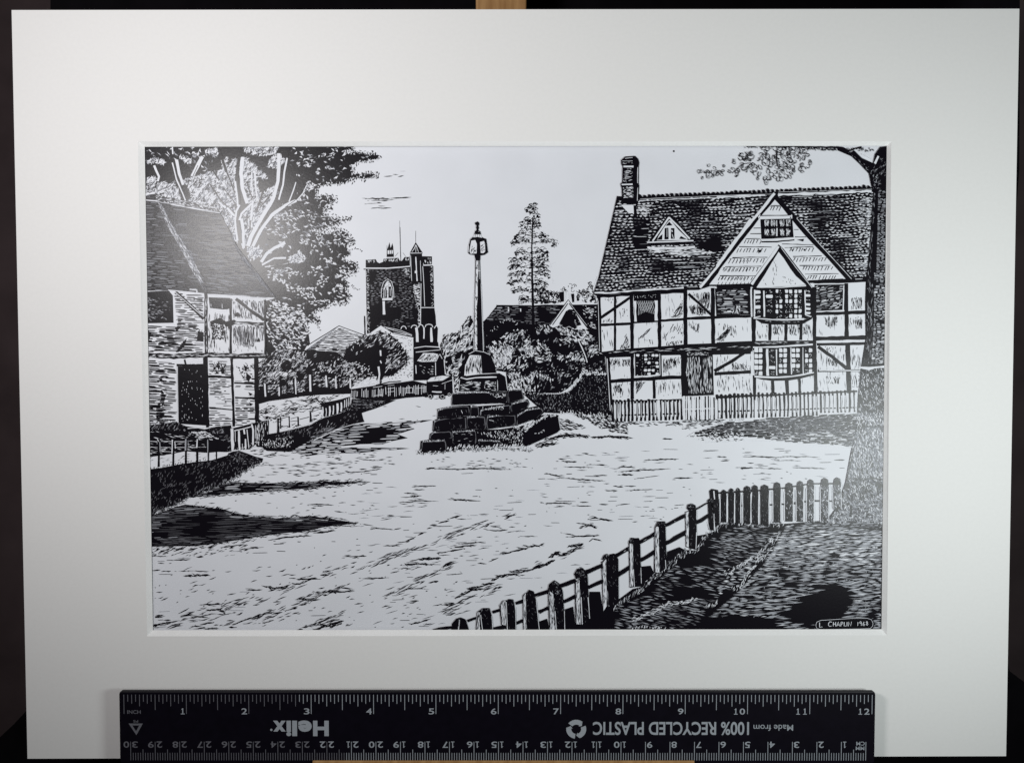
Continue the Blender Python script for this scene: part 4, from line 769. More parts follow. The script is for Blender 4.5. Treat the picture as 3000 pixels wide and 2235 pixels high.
for x in (538, 606, 702, 768):
    for y in (928, 1028): hatch(wn, tH(f'{x-24},{y-36} {x+22},{y-36} {x+24},{y+36} {x-22},{y+38}'), 13, 90, (6, 14), (1.1, 1.9), Wt, .05)
bars(wn, tH, '645,900 645,965:8;648,985 646,1070:13;475,1108 650,1104 830,1092:16;460,868 640,862 812,856:14', Wt, .3); bars(wn, tH, '480,1134 650,1130 835,1112:14;465,850 800,845:7', K, .4)
sg = Part('gable', rf.lv + 5, hs, 'small plain gable over the bay window')
sg.poly(tH('665,1160 720,1210 1045,1640 1000,1651 400,1640 355,1580'), K); sg.up(); sg.poly(tH('665,1240 720,1310 790,1420 850,1500 960,1595 800,1610 430,1618 520,1480 590,1360'), Wt); sg.up()
hatch(sg, tH('600,1330 650,1330 640,1600 590,1600'), 1.4, 88, (6, 16), (1.2, 2.2), K, .06); hatch(sg, tH('710,1500 870,1560 860,1600 710,1600'), 1.6, 80, (4, 10), (1.2, 2.4), K, .3); hatch(sg, tH('500,1540 560,1540 560,1600 500,1600'), 1.6, 80, (4, 9), (1.2, 2.2), K, .3)
bars(sg, tH, '665,1180 550,1340 375,1590:28;692,1195 860,1420 1025,1625:6;430,1622 700,1622 960,1605:10', Wt, .3)
# ------------------------------------------------------------------ picket fence in front of the house
pf = Part('drawn_picket_fence', 17)
pf.poly(tG('700,1420 1460,1380 1460,1595 1300,1600 790,1595 720,1560') , Wt); pf.poly(tG('1460,1330 2203,1330 2203,1560 1460,1590'), Wt); pf.poly(tI('0,1330 1515,1290 1505,1495 500,1535 0,1565'), Wt); pf.up()
bars(pf, tG, '720,1395 1460,1365:26;790,1530 1460,1510:16;1830,1340 2203,1320:24;1820,1490 2203,1480:16;1460,1490 1810,1480:10', K, .2); bars(pf, tI, '0,1330 700,1310 1510,1270:18;0,1490 700,1470 1500,1445:13', K, .3)
pk = Part('picket', pf.lv, pf); pk.up()
x = 1796
while x < 2508:
    gate = 1998 < x < 2093
    base = 1236 - (x - 1800) * .030 if not gate else 1231
    top = (1171 if x < 1998 else 1160 if gate else 1156 - (x - 2093) * .031) + RN.gauss(0, 1.2)
    if x > 2400: base = 1210 - (x - 2400) * .03
    wd = RN.uniform(6, 8.2) if x < 2240 else RN.uniform(5, 7)
    if gate:
        pk.line([(x, top + 2), (x + RN.uniform(-1, 1), base)], 4, K); 
        x += 8.5; continue
    pk.line([(x, top + 3), (x + 1, (top + base) / 2), (x + RN.uniform(-1, 2), base)], wd, K, 1, .9, .25); pk.blob(x, top + 3, wd * .62, K, 1, 0, 8)
    x += RN.uniform(10.5, 13.5)
pk.up()
x = 1800
while x < 2508:
    pk.line([(x, 1178 - (x - 1800) * .03), (x + 1, 1225 - (x - 1800) * .032)], RN.uniform(1.6, 3.6), Wt, 1, .8, .3); x += RN.uniform(7, 12)
for x in (1929, 2098, 2214): pk.line([(x, 1172), (x + 1, 1228)], 7, Wt, 1, 1, .2)
for k in range(7): pk.line([(2004 + 13.4 * k, 1160), (2005 + 13.4 * k, 1230)], 5.5, Wt, 1, 1, .2)
bars(pk, tG, '1465,1465 1810,1455:9;1465,1370 1500,1368:8', Wt, .5)
# ------------------------------------------------------------------ mound and rough grass before the fence
mo = Part('drawn_mound', 15)
mp = tW('60,800 160,735 300,690 500,620 720,565 900,540 1080,500 1500,475 2000,455 2600,440 2600,960 2300,960 2000,930 1700,900 1300,865 900,850 600,870 330,880')
mo.poly(mp, Wt); mo.up()
rows(mo, tW('160,740 700,568 820,590 1200,530 1700,500 2600,460 2600,940 2100,910 1500,870 1000,800 600,780 200,800'), 3.4, -2, (14, 50), (0, 3), (3, 4.4), K)
mo.up()
rows(mo, tW('300,720 700,600 1200,545 1700,515 2600,480 2600,760 1500,760 900,740'), 3.4, -3, (8, 26), (1, 8), (1, 2), G, (30, .2, 2))
rows(mo, tW('1100,560 1700,515 2600,480 2600,760 1500,740 1100,700'), 3.0, -2, (6, 20), (2, 8), (1, 1.9), GL, (22, .36, 4))
rows(mo, tW('1300,740 2600,700 2600,950 1900,905 1300,840'), 4.2, 3, (8, 26), (1, 6), (1.4, 3), GW, (22, .26, 5))
hatch(mo, tW('100,790 300,770 700,720 900,780 900,850 600,860 330,870'), 2.2, 15, (6, 15), (2, 3.6), K, .5, .3); hatch(mo, tW('200,760 700,700 900,760 900,850 330,870'), 1.6, 30, (6, 12), (2, 3.4), Wt, .5, .3)
fringe(mo, tW('700,570 1080,505 1500,475 2000,455 2600,440'), 5, (6, 12), (1.6, 3), Wt, 0, .4, 3, 80)
hatch(mo, tW('0,560 450,520 560,560 200,680 0,700'), 1.4, -4, (8, 24), (1.6, 3), K, .15); fringe(mo, tW('0,565 250,545 470,540 560,530'), 4, (5, 12), (2, 3.4), K, 0, 1, 3)
rg = Part('drawn_rough_grass', 15)
hatch(rg, tV('1400,850 1960,880 2060,960 2203,1000 2203,1160 1900,1110 1750,1060 1650,990 1500,910'), 4.0, 15, (6, 18), (2, 4), K, .5, .3); hatch(rg, tV('1190,930 1400,970 1620,1070 1500,1090 1220,1110'), 4.0, 10, (7, 22), (1.6, 3), K, .2, .2)
hatch(rg, tV('1200,1210 1500,1150 1680,1200 2203,1180 2203,1215 1640,1215'), 3.0, 4, (8, 22), (2, 4), K, .2, .2); hatch(rg, tV('850,1390 830,1310 1160,1180 1240,1140 1400,1180 1190,1240 1160,1290'), 3.2, -14, (7, 20), (1.8, 3.4), K, .2, .2)
fringe(rg, tV('1420,870 1600,900 1800,920 1960,900'), 2.6, (7, 13), (2, 3.6), K, 0, .4, 5, 70); rg.up(); hatch(rg, tV('1450,870 1960,890 2060,990 1800,1060 1550,920'), 1.6, 20, (6, 14), (2, 3.6), Wt, .5, .3)
fringe(rg, tV('1200,850 1330,830 1450,860 1600,880 1900,870'), 3, (6, 12), (1.8, 3), Wt, 0, .4, 5, 70)
hatch(rg, tG('800,1600 1500,1580 1460,1640 1000,1651'), 2.5, 0, (6, 18), (1.8, 3), K, .3); hatch(rg, tG('1300,1600 1830,1570 2203,1580 1700,1640'), 1.6, -4, (8, 20), (1.4, 2.6), K, .2)
# ------------------------------------------------------------------ market cross
mc = Part('drawn_market_cross', 16)
st = Part('step', 16, mc)
for q in (tE('820,1385 845,1340 852,1255 940,1240 1130,1235 1470,1240 1960,1260 1990,1310 1780,1310 1300,1340 1100,1372'), tE('942,1245 950,1180 1000,1150 1440,1135 1700,1130 1930,1095 2050,1060') + tV('860,910 1000,868 1180,880 1213,1090 1160,1140 760,1320 690,1340 640,1290'),
          tE('978,1150 985,1040 1040,1010 1380,980 1560,975 1750,965 1920,920 2100,880 2170,900 2180,950 2110,1010 1880,1090 1560,1130'), tE('1028,1010 1035,910 1180,880 1420,868 1480,880 1760,860 2005,805 2025,850 2000,905 1830,955 1480,990'), tE('1180,870 1195,740 1540,722 1780,725 1790,700 1935,700 1968,800 1790,860 1700,850')):
    st.poly(q, K)
st.up()
for q in ('1198,750 1535,738 1600,748 1778,745 1778,838 1640,850 1188,865', '1802,714 1935,712 1960,796 1802,848', '1045,928 1190,896 1365,888 1372,985 1036,1002', '1394,892 1470,892 1478,984 1394,986', '1502,936 1760,884 1808,874 1810,955 1502,984', '1832,866 1992,826 2015,850 1996,896 1834,946', '1002,1054 1060,1030 1328,1006 1338,1126 992,1140', '1360,1006 1470,1002 1540,1004 1546,1120 1356,1128', '1570,1006 1700,990 1866,986 1864,1084 1570,1120', '1898,988 2002,930 2138,910 2168,945 2102,1004 1894,1082', '966,1192 1012,1166 1174,1160 1180,1226 954,1236', '1198,1166 1438,1154 1444,1284 1202,1282', '872,1268 1118,1260 1128,1358 864,1370', '1484,1258 1706,1266 1700,1298 1484,1288'):
    P = tE(q); st.poly(rough(grow([(x, y - 1.0) for x, y in P], 2.0), 1.3), (G, G, L))
    fringe(st, P[:max(2, len(P) // 2)], 2.2, (4, 8), (1.6, 3), (Wt, L), -2.4, .6, 1.4, 85)
st.up()
for q in ('1198,750 1535,738 1600,748 1778,745 1778,838 1640,850 1188,865', '1802,714 1935,712 1960,796 1802,848', '1045,928 1190,896 1365,888 1372,985 1036,1002', '1394,892 1470,892 1478,984 1394,986', '1502,936 1760,884 1808,874 1810,955 1502,984', '1832,866 1992,826 2015,850 1996,896 1834,946', '1002,1054 1060,1030 1328,1006 1338,1126 992,1140', '1360,1006 1470,1002 1540,1004 1546,1120 1356,1128', '1570,1006 1700,990 1866,986 1864,1084 1570,1120', '1898,988 2002,930 2138,910 2168,945 2102,1004 1894,1082', '966,1192 1012,1166 1174,1160 1180,1226 954,1236', '1198,1166 1438,1154 1444,1284 1202,1282', '872,1268 1118,1260 1128,1358 864,1370', '1484,1258 1706,1266 1700,1298 1484,1288'):
    st.poly(rough(tE(q), 1.4), K)
st.up()
hatch(st, tE('1040,930 1370,900 1370,1000 1040,1000'), .5, 80, (5, 12), (1, 1.8), G, .2); hatch(st, tE('1000,1050 1860,1000 1860,1110 1000,1130'), .5, 70, (5, 12), (1, 1.8), G, .3)
hatch(st, tE('1450,1160 1950,1120 1960,1290 1830,1280 1700,1240 1460,1180'), 4.2, 85, (3, 9), (1.2, 2.2), Wt, .1); hatch(st, tE('1800,1110 2000,1060 2100,1050 1990,1160 1900,1130'), 4, -25, (7, 16), (2, 3.6), Wt, .3)
hatch(st, tE('1500,890 1760,870 1760,920 1500,930'), 2.2, 80, (5, 11), (1.4, 2.4), Wt, .1); hatch(st, tE('1600,740 1780,735 1780,780 1600,775'), 2.6, 82, (6, 12), (1.4, 2.4), Wt, .1); hatch(st, tE('1640,775 1750,770 1730,805 1680,800'), 3, 5, (8, 16), (2, 3.4), Wt, .1)
fringe(st, tV('740,1050 900,960 1000,890 1160,885'), 2.6, (6, 12), (2, 4), Wt, 0, .5, 4, -40); hatch(st, tV('730,1180 1000,1080 1000,1110 760,1220'), 2, -22, (4, 9), (1.4, 2.4), Wt, .3)
hatch(st, tE('1200,1150 1440,1150 1440,1280 1200,1280'), .5, 0, (5, 12), (.8, 1.4), Wt, .1); bars(st, tE, '1290,925 1305,960:5;1590,1030 1640,1040:7', Wt, .5); bars(st, tV, '1180,900 1210,1085:6', Wt, .4)
tuft = Part('grass_tuft', 18, mc)
for q, n in (('830,1375 1000,1360 1150,1345 1300,1310 1500,1330 1750,1310 1900,1310 2050,1340', 2.3),):
    fringe(tuft, tE(q), n, (6, 13), (2, 3.6), Wt, 0, .35, 6, -70)
tuft.up(); fringe(tuft, tE('820,1385 1000,1380 1150,1370 1300,1345 1500,1355 1750,1335 1900,1350 2060,1360'), 3, (5, 10), (1.4, 2.4), K, 0, .5, 4, -70)
pl = Part('plinth', 17, mc); pl.poly(tE('1262,722 1272,580 1340,555 1530,530 1700,525 1760,560 1785,720'), K); pl.up()
hatch(pl, tE('1285,620 1500,610 1500,710 1275,712'), 3.6, 2, (7, 20), (1.4, 2.6), Wt, .06, 0, (14, .35, 4)); hatch(pl, tE('1540,610 1670,605 1672,712 1540,712'), 3.6, 2, (7, 16), (1.4, 2.6), Wt, .06)
bars(pl, tE, '1280,575 1350,590 1440,575 1670,565:10;1340,552 1530,532 1690,525:5;1680,600 1682,715:5;1272,600 1262,715:6;1770,570 1790,715:5', Wt, .7)
bs = Part('base_block', 18, mc); bs.poly(tE('1315,560 1322,440 1370,325 1400,290 1440,278 1545,290 1605,325 1645,430 1668,525 1500,552'), K); bs.up(); bs.poly(tE('1322,552 1332,440 1380,335 1440,318 1500,325 1515,530'), Wt); bs.up()
hatch(bs, tE('1325,540 1340,420 1400,340 1500,330 1512,530'), 3.2, lambda x, y: 88 if x > 1385 else 96, (10, 26), (1.4, 2.6), K, .05); bars(bs, tE, '1370,320 1440,284 1540,300 1600,330:6', Wt, .3); bs.poly(tE('1375,330 1440,290 1600,328 1500,335'), K)
sf = Part('shaft', 18, mc); sf.poly(tD('1443,585 1490,585 1498,800 1530,1590 1418,1590'), K); sf.up()
sf.poly(tD('1452,600 1470,600 1474,700 1466,850 1466,1000 1456,1100 1462,1560 1432,1560 1436,1200 1442,950'), Wt); sf.up()
hatch(sf, tD('1452,600 1470,600 1466,850 1456,1100 1462,1560 1432,1560 1442,950'), 3.0, 85, (5, 14), (1.2, 2.2), K, .08); bars(sf, tD, '1430,950 1422,1570:4;1503,850 1528,1580:5;1480,600 1490,800:4;1470,710 1495,708:6', Wt); bars(sf, tD, '1440,995 1470,1000:10', K)
ln = Part('lantern', 19, mc); ln.poly(tD('1432,540 1380,535 1362,515 1372,430 1388,370 1410,350 1440,335 1500,335 1520,352 1558,365 1577,510 1540,538 1495,545 1494,592 1443,592'), K); ln.up()
ln.poly(tD('1398,385 1440,378 1458,420 1455,522 1390,528 1378,500 1388,440'), Wt); ln.poly(tD('1492,400 1535,388 1545,420 1548,500 1530,520 1500,518'), Wt); ln.poly(tD('1432,318 1495,318 1515,355 1470,345 1420,350'), Wt); ln.up()
hatch(ln, tD('1400,420 1455,470 1455,522 1390,526'), 4.5, -60, (6, 14), (1.2, 2.2), K, .12); hatch(ln, tD('1500,400 1540,420 1545,500 1500,515'), 5, -60, (6, 14), (1.2, 2.4), K, .12); bars(ln, tD, '1440,300 1440,345:5;1462,318 1462,345:4;1485,318 1490,345:4', K)
bars(ln, tD, '1372,440 1366,510:4', Wt)
fn = Part('finial', 19, mc); q = tD('1463,202')[0]; fn.blob(*q, 6.2, K, 1.05, 0, 12); fn.poly(tD('1455,220 1473,220 1480,248 1472,270 1494,285 1502,318 1430,318 1438,285 1456,268 1448,245'), K); fn.up(); hatch(fn, tD('1445,285 1490,285 1496,310 1440,310'), 3, 0, (4, 9), (.8, 1.4), Wt, .1)
# ------------------------------------------------------------------ tree at the right edge
rt = Part('drawn_roadside_tree', 20)
tp = tH('1290,105 1440,170 1480,150 1560,230 1680,285 1700,190 1755,112 1850,90 1850,1651 1605,1651 1620,1400 1655,1000 1680,600 1655,500 1635,400 1540,300 1450,215 1300,150') 
rt.poly(tp, K)
rt.poly(tI('1607,0 1850,0 1850,1700 1500,1700 1520,1300 1545,1050 1600,700 1595,300') , K)
rt.poly(tJ('1510,0 1830,0 1830,1120 1150,1060 1300,850 1385,600 1430,350 1470,150'), K); rt.up()
rows(rt, tH('1735,580 1820,580 1820,1650 1710,1650'), 3.8, 3, (5, 14), (2, 6), (1.4, 2.8), (G, L, L), (16, .22, 3)); hatch(rt, tH('1660,600 1705,600 1685,1000 1650,1600 1622,1600 1650,1000'), 2.4, 92, (7, 18), (1.2, 2.2), GL, .06)
hatch(rt, tH('1690,300 1820,150 1820,560 1680,560 1650,400'), 2.0, -40, (6, 13), (1.6, 3), GL, .5, .2, (14, .38, 3)); hatch(rt, tH('1400,160 1640,320 1640,380 1540,290'), 2.4, 35, (6, 14), (1, 2), GL, .2)
rows(rt, tI('1690,0 1815,0 1810,980 1660,980 1690,500'), 3.8, 3, (5, 14), (2, 6), (1.4, 3), (L, L, Wt, G), (16, .26, 6)); hatch(rt, tI('1620,100 1690,100 1660,980 1575,980 1612,700'), 2.6, 92, (7, 18), (1.3, 2.4), GL, .1, 0, (16, .3, 2)); bars(rt, tH, '1740,210 1700,290:22;1560,190 1650,240:8', Wt, .4)
hatch(rt, tI('1530,1040 1810,1000 1810,1560 1515,1560'), 4.6, 80, (5, 13), (1.4, 2.6), GW, .35, .1, (14, .2, 2)); hatch(rt, tI('1510,1500 1810,1500 1810,1651 1500,1651'), 7, 85, (6, 14), (1.6, 2.8), LW, .3)
hatch(rt, tJ('1510,0 1800,0 1790,560 1400,560 1450,250'), 8.5, 85, (6, 16), (1.6, 3.2), (L, L, Wt), .3, .1); hatch(rt, tJ('1400,560 1790,560 1785,1050 1180,1050 1310,850'), 8.0, 78, (6, 15), (1.6, 3), (G, L, L, Wt), .5, .15, (18, .26, 2))
bars(rt, tI, '1530,1015 1640,1030 1810,1000:26', Wt, .6); bars(rt, tI, '1730,740 1812,735:8', Wt, .5)
rows(rt, tJ('1240,960 1400,840 1790,760 1790,1090 1160,1060'), 5.4, -3, (10, 34), (2, 10), (2, 4), (G, L, L), (24, .2, 4)); fringe(rt, tJ('1170,1050 1300,1040 1500,1060 1790,1080'), 3, (7, 14), (1.6, 3), GL, 0, .4, 6, -10)
rt.up(); bars(rt, tJ, '1470,230 1440,400 1390,600:9;1560,20 1530,120:7;1530,400 1540,560:7;1450,850 1435,970:26;1570,640 1575,800:14', K, .4)
hatch(rt, tJ('1400,560 1790,560 1785,800 1330,800'), .9, 75, (6, 16), (1.6, 3), K, .4, .15)
fo = Part('foliage', 18, rt)
bars(fo, tH, '310,98 500,96 700,105 950,110 1290,115:16;1290,112 1420,150 1560,115:22', K, .8)
fringe(fo, tH('310,95 560,100 800,110'), 4, (4, 10), (1.6, 2.6), K, 4, .9, 3); fringe(fo, tH('960,115 1290,125'), 2, (6, 12), (2, 3.2), K, 4, .5, 3, 80); fringe(fo, tH('1420,120 1600,130 1690,120'), 3, (6, 13), (1.8, 3), K, 4, .8, 4)
for q, d in (('640,180 760,170 790,260 690,310 640,290', 5.5), ('780,180 930,130 990,190 940,260 800,280', 3.6), ('470,130 560,110 540,200 480,190', 4), ('450,220 600,210 640,280 560,330 470,270', 3.8), ('240,200 390,180 400,250 270,250', 4), ('340,330 470,330 470,400 390,400', 4), ('560,380 630,390 620,460 570,440', 5), ('640,330 760,340 740,440 660,470', 3.6), ('770,330 830,340 810,440 770,420', 4.4), ('450,440 560,450 550,500 480,500', 3.8), ('870,310 940,310 940,370 880,370', 4), ('980,265 1025,265 1020,330 980,320', 3.6), ('190,380 330,310 320,350 210,430', 2.4), ('160,240 220,240 210,285 170,280', 3), ('400,270 450,270 440,320 400,310', 4), ('620,110 820,100 800,150 650,160', 4), ('910,270 960,260 970,300 920,310', 3)):
    loops(fo, grow(tH(q), 4), d * .2, (5.5, 8.5), (1.5, 2.4), K)
for q, d in (('1630,370 1690,340 1760,310 1740,440 1680,440', 3.4), ('1790,330 1920,320 1900,420 1800,420', 3.6), ('1930,340 2010,350 1990,390 1940,390', 3.4), ('2000,240 2060,240 2040,280 2000,280', 2.6), ('2080,200 2203,170 2203,260 2100,250', 3.6), ('2030,300 2110,290 2100,330 2040,330', 3.6), ('2020,390 2090,370 2090,430 2030,430', 2.6), ('2110,320 2203,310 2203,370 2120,370', 2.6)):
    loops(fo, grow(tF(q), 3), d * .24, (4.5, 7), (1.4, 2.2), K)
bars(fo, tF, '2000,395 2110,295 2203,285:6', K, .5); bars(fo, tH, '660,320 640,250 650,170:12;680,370 740,340 760,390:5', K, .5)
# ------------------------------------------------------------------ road shadows and ruts
rs = Part('drawn_road_shadows', 3)
s1 = tC('840,640 1000,598 1400,608 1750,598 2100,592 2203,600') + tP('120,400 300,412 620,404 635,412 400,435 0,465') + tC('2000,648 1600,682 1300,702 1000,722 800,745 600,756 700,700')
s2 = tC('150,960 400,870 520,835 740,865 950,890 1060,930 1250,960 1500,985 1700,970 1900,960 2100,1000') + tP('200,800 400,830 540,858 380,872 200,892 0,935') + tC('1900,1110 1500,1155 1200,1200 900,1250 650,1282 140,1290')
s3 = [(850, 1322), (880, 1300), (960, 1268), (1030, 1243), (1100, 1239), (1180, 1233), (1268, 1230), (1195, 1246), (1215, 1256), (1165, 1272), (1195, 1283), (1150, 1292), (1110, 1305), (1000, 1310), (1180, 1312), (1200, 1314), (1110, 1321), (1050, 1327), (960, 1328), (900, 1336)]
for s in (s1, s2, s3): rs.poly(s, K)
rs.up()
rows(rs, s1, 3.2, -2.5, (20, 70), (4, 30), (.9, 2), GW, (34, .46, 3)); rows(rs, s2, 3.4, -.5, (30, 110), (6, 40), (.7, 1.4), G, (60, .46, 6))
rows(rs, tC('150,960 400,870 520,838 740,868 900,930 600,960 300,1060 150,1160'), 3.6, -2, (20, 70), (3, 20), (1.1, 2.2), GL, (40, .3, 2)); rows(rs, tC('900,890 1250,950 1700,970 2200,1010 1900,1040 1500,1000 1000,980'), 3.4, 3, (20, 60), (3, 24), (1.1, 2.2), GW, (34, .36, 4)); rows(rs, tC('160,1190 900,1180 1500,1110 1900,1090 1500,1150 900,1245 300,1260'), 3.4, -4, (20, 60), (3, 30), (1, 2), GL, (40, .42, 8))
core = tE('150,1200 300,1120 460,1100 560,1180 420,1270 180,1270')
rows(rs, s3, 4.2, -3, (16, 60), (3, 16), (1.4, 3.4), (Wt, Wt, L), (26, .3, 3), .2, [core]); bars(rs, tE, '0,1318 200,1305 450,1300 640,1318:22', Wt, .5)
rd = Part('drawn_ruts', 5)
for s in (s1, s2): fringe(rd, s, 5, (10, 26), (1.5, 2.6), K, 0, .12, 5, -3)
bars(rd, tP, '980,1065 1060,1052 1115,1025 1170,998:12;1190,985 1262,950:14;1285,916 1345,900:10;1320,880 1400,872:14;1410,855 1530,825:12;1530,805 1600,785 1665,768:12;1580,748 1640,755:6;1720,770 1740,775:16;1720,808 1770,806:12;1280,262 1420,268 1600,275 1900,265 2203,278:13;1285,270 1380,255:12;815,1098 1000,1097:14;855,775 940,775:12;1550,598 1680,606 1815,610:14;1040,528 1110,535 1190,542:12;1125,565 1205,562:20;1005,575 1125,575:7;1000,626 1160,632:10;1105,612 1240,615 1335,620:13;1145,460 1250,456 1385,452:10;1145,494 1265,494:9;680,912 800,910 920,918:10;930,925 1010,908:10;290,725 400,740:10;440,752 510,757:8;590,860 715,882:9;380,1215 500,1212 640,1208:18;590,1450 750,1447 880,1440:14;1060,1295 1200,1293 1345,1300:20;1220,1245 1430,1235:24;1100,1262 1220,1240:8;895,1390 990,1370:12;990,1345 1060,1335 1125,1355:10;1310,1492 1410,1475:12;345,1545 490,1560:14;160,1595 400,1592 510,1585:16;140,1412 230,1408:16;0,1455 110,1448:14;1570,1118 1830,1085:14;1640,1078 1920,1055:13;1400,1180 1700,1125:14;1410,1200 1540,1195:8;1290,1145 1410,1147:7;1500,1105 1530,1112:14;1820,1005 1885,998:9;2075,1180 2203,1165:9;1830,1288 1930,1292:14;1950,1270 2060,1225:10;0,655 160,652 285,660:12;40,690 95,692:10;600,175 790,180:8;435,185 475,182:14;250,215 420,208:9;430,308 600,300 800,268:9;700,265 810,248:8;560,275 640,272:9;600,318 690,315:8;705,242 770,242:14', K, .7, True)
bars(rd, tL, '510,1105 600,1052 690,1015 780,1012:26;640,1010 760,985 900,942:24;890,915 940,885 1040,862 1180,852:30;1100,832 1300,810 1370,780 1480,745 1540,700:28;1520,670 1560,630 1690,632:40;1690,620 1800,570 1860,530:26;1720,560 1870,520:24;1930,500 1970,470 2070,495:14;970,630 1060,628 1120,605 1200,590 1270,575:14;1160,575 1290,572:10;1240,552 1370,545 1440,532:20;1700,450 1900,440 2040,438:13;1650,412 1780,435:12;1790,300 1900,312:9;1840,345 1920,325 2010,345:22;1920,260 2000,245 2060,262 2190,278:18;120,692 330,682:22;200,945 310,928:14;0,1390 100,1375 230,1330:14;820,375 930,385 1060,372:11;880,330 940,345 1000,365:10;1060,400 1200,380:8;1200,445 1380,446:7;340,1185 500,1170:18;0,1140 100,1138:14;0,1012 120,1005 210,1015:9;1400,72 1450,90:8;1470,88 1750,92:10;1790,120 1950,118:9;450,45 580,52 710,60:12;410,860 570,845:10;540,820 570,850:14', K, .8, True)
bars(rd, tK, '0,500 100,530 200,540:12;120,550 350,565 640,585:11;200,432 350,436 520,438:10;440,408 660,412:8;780,432 960,432:16;775,485 960,470 1340,452:11;520,525 660,524:13;810,518 940,516:18;1050,362 1240,352 1430,347:11;1370,552 1580,550:12;960,560 1220,525:6;640,690 770,688:13;720,640 830,650:12;840,638 970,640:9;890,685 1150,675:8;0,822 130,822 275,826:10;100,800 320,805:8;330,853 490,855:8;570,834 670,836:11;780,840 905,828:9;360,812 460,814:8;130,345 220,350:10;160,372 330,380:16;380,288 460,290:12;0,130 150,100 300,80 440,115:26;490,118 700,105 900,120:26;0,190 120,178:20;1250,130 1360,132:12', K, .7, True)
bars(rd, tJ, '285,325 380,322 480,325 690,330:10;700,320 950,322 1110,330:8;690,362 910,368:6;250,447 390,445:14;400,440 510,450 710,452:8;830,440 1180,450:7;1260,360 1380,356:8;300,275 380,278:6;330,388 400,390:12;400,408 510,410:7;0,322 110,328:10;40,368 130,368:10;350,275 400,278:5', K, .7, True)
bars(rd, tO, '1050,1205 1200,1150 1350,1100 1500,1045:16;1450,1100 1570,1075:14;1680,1095 1750,1080:16;1060,1000 1130,995:18;700,998 920,995:18;770,1055 870,1050 950,1075:22;870,1100 960,1105:14;1040,955 1130,935:12;1200,838 1350,836:12;1390,805 1480,820 1610,808:26;1520,810 1540,850:14;1640,712 1720,715:14;1730,725 1940,712:13;1690,775 1760,768:22;1980,682 2070,672:14;2000,892 2060,890:16;1770,940 1860,940:24;1870,955 1980,940:12;1740,1000 1830,995:14;2000,860 2203,858:14;190,1230 270,1205 380,1190:28;200,1130 280,1112:26;290,1165 370,1162:12;470,1118 600,1100:12;610,1120 770,1132:14;740,1195 830,1190:16;660,1252 740,1238:14;740,1255 870,1250:20;970,1170 1040,1165:16;990,1240 1080,1240:16;1350,1200 1480,1160:10;1710,1270 1790,1262:16;1800,1240 1930,1210 2030,1215:22;1910,1272 2050,1225 2203,1165:26;2080,1240 2203,1195:20;1850,1225 2000,1170 2160,1110:9;160,475 340,478:9;400,515 580,510:16;530,685 650,682 780,678:22;450,635 620,632 780,638:9;265,640 370,634:12;160,630 260,622:16;230,550 300,552:14;230,445 400,370:18;180,430 250,395:14;300,440 420,385:14;400,425 530,375:9;550,410 660,385:14;640,482 720,480:16;770,390 830,380:16;1010,465 1060,460:18;950,475 990,462:14;1420,305 1620,270 1890,255:14;1910,225 2140,200:16;1950,215 2050,205:12;1540,335 1610,325:10;900,385 1160,345:9;1110,400 1370,378:9;210,862 280,858:10;1250,1205 1290,1195:16', K, .8, True)
AV = [tO('820,480 1700,420 1650,700 1300,800 800,880 330,800 330,720 800,700'), [(1180, 1395), (1560, 1385), (1560, 1420), (1300, 1440), (1150, 1470)], [(1500, 1560), (1900, 1540), (1800, 1620), (1600, 1680), (1480, 1640)], tP('760,120 1150,120 1150,420 760,420')]
for q in ([(560, 1842), (740, 1800), (900, 1742), (1010, 1712), (1020, 1726), (920, 1762), (760, 1820), (640, 1845)], [(860, 1845), (960, 1806), (1110, 1752), (1230, 1690), (1330, 1640), (1345, 1652), (1240, 1706), (1130, 1768), (980, 1830), (930, 1845)], [(1040, 1660), (1200, 1600), (1350, 1545), (1500, 1500), (1510, 1512), (1370, 1562), (1220, 1616), (1060, 1674)], [(640, 1770), (760, 1745), (900, 1690), (1060, 1640), (1070, 1650), (920, 1706), (780, 1760), (660, 1786)], [(1290, 1790), (1400, 1730), (1560, 1650), (1700, 1600), (1706, 1612), (1570, 1668), (1420, 1748), (1310, 1806)], [(460, 1800), (600, 1790), (720, 1835), (460, 1842)]):
    hatch(rd, q, .95, lambda x, y: -21 if x > 620 else -12, (14, 44), (1.6, 3.8), (K, K, G), .1, .1, (34, .4, 5), None, False)
road = [(700, 1420), (1000, 1400), (1240, 1370), (1640, 1330), (2150, 1300), (2480, 1330), (2480, 1400), (2080, 1430), (1950, 1520), (1560, 1760), (1260, 1838), (460, 1838), (460, 1640), (900, 1580), (1020, 1530), (980, 1460)]
flow = lambda x, y: -22 * max(0, min(1, (y - 1480) / 200)) * max(.3, min(1.2, (1700 - x) / 700)) + (2 if x > 1500 else 0)
hatch(rd, road, .045, flow, (10, 34), (1.4, 3), KG, .06, .06, (70, .5, 3), AV); hatch(rd, road, .05, flow, (3, 10), (1.4, 2.8), KG, .15, 0, (50, .5, 8), AV)
rows(rd, road, 9, -1, (10, 46), (60, 260), (1.2, 2.4), (K, G, L), (70, .55, 23), .4, AV); hatch(rd, road, .05, flow, (14, 46), (1.2, 2.4), (K, G, L), .05, .05, (70, .52, 13), AV); hatch(rd, [(452, 1690), (900, 1640), (1300, 1640), (1200, 1838), (456, 1838)], .10, -16, (8, 28), (1.8, 3.8), KG, .1, .1, (50, .36, 2))
hatch(rd, tO('160,380 900,350 1300,290 1200,420 800,470 160,480'), .7, -20, (8, 22), (1.4, 2.8), K, .1)
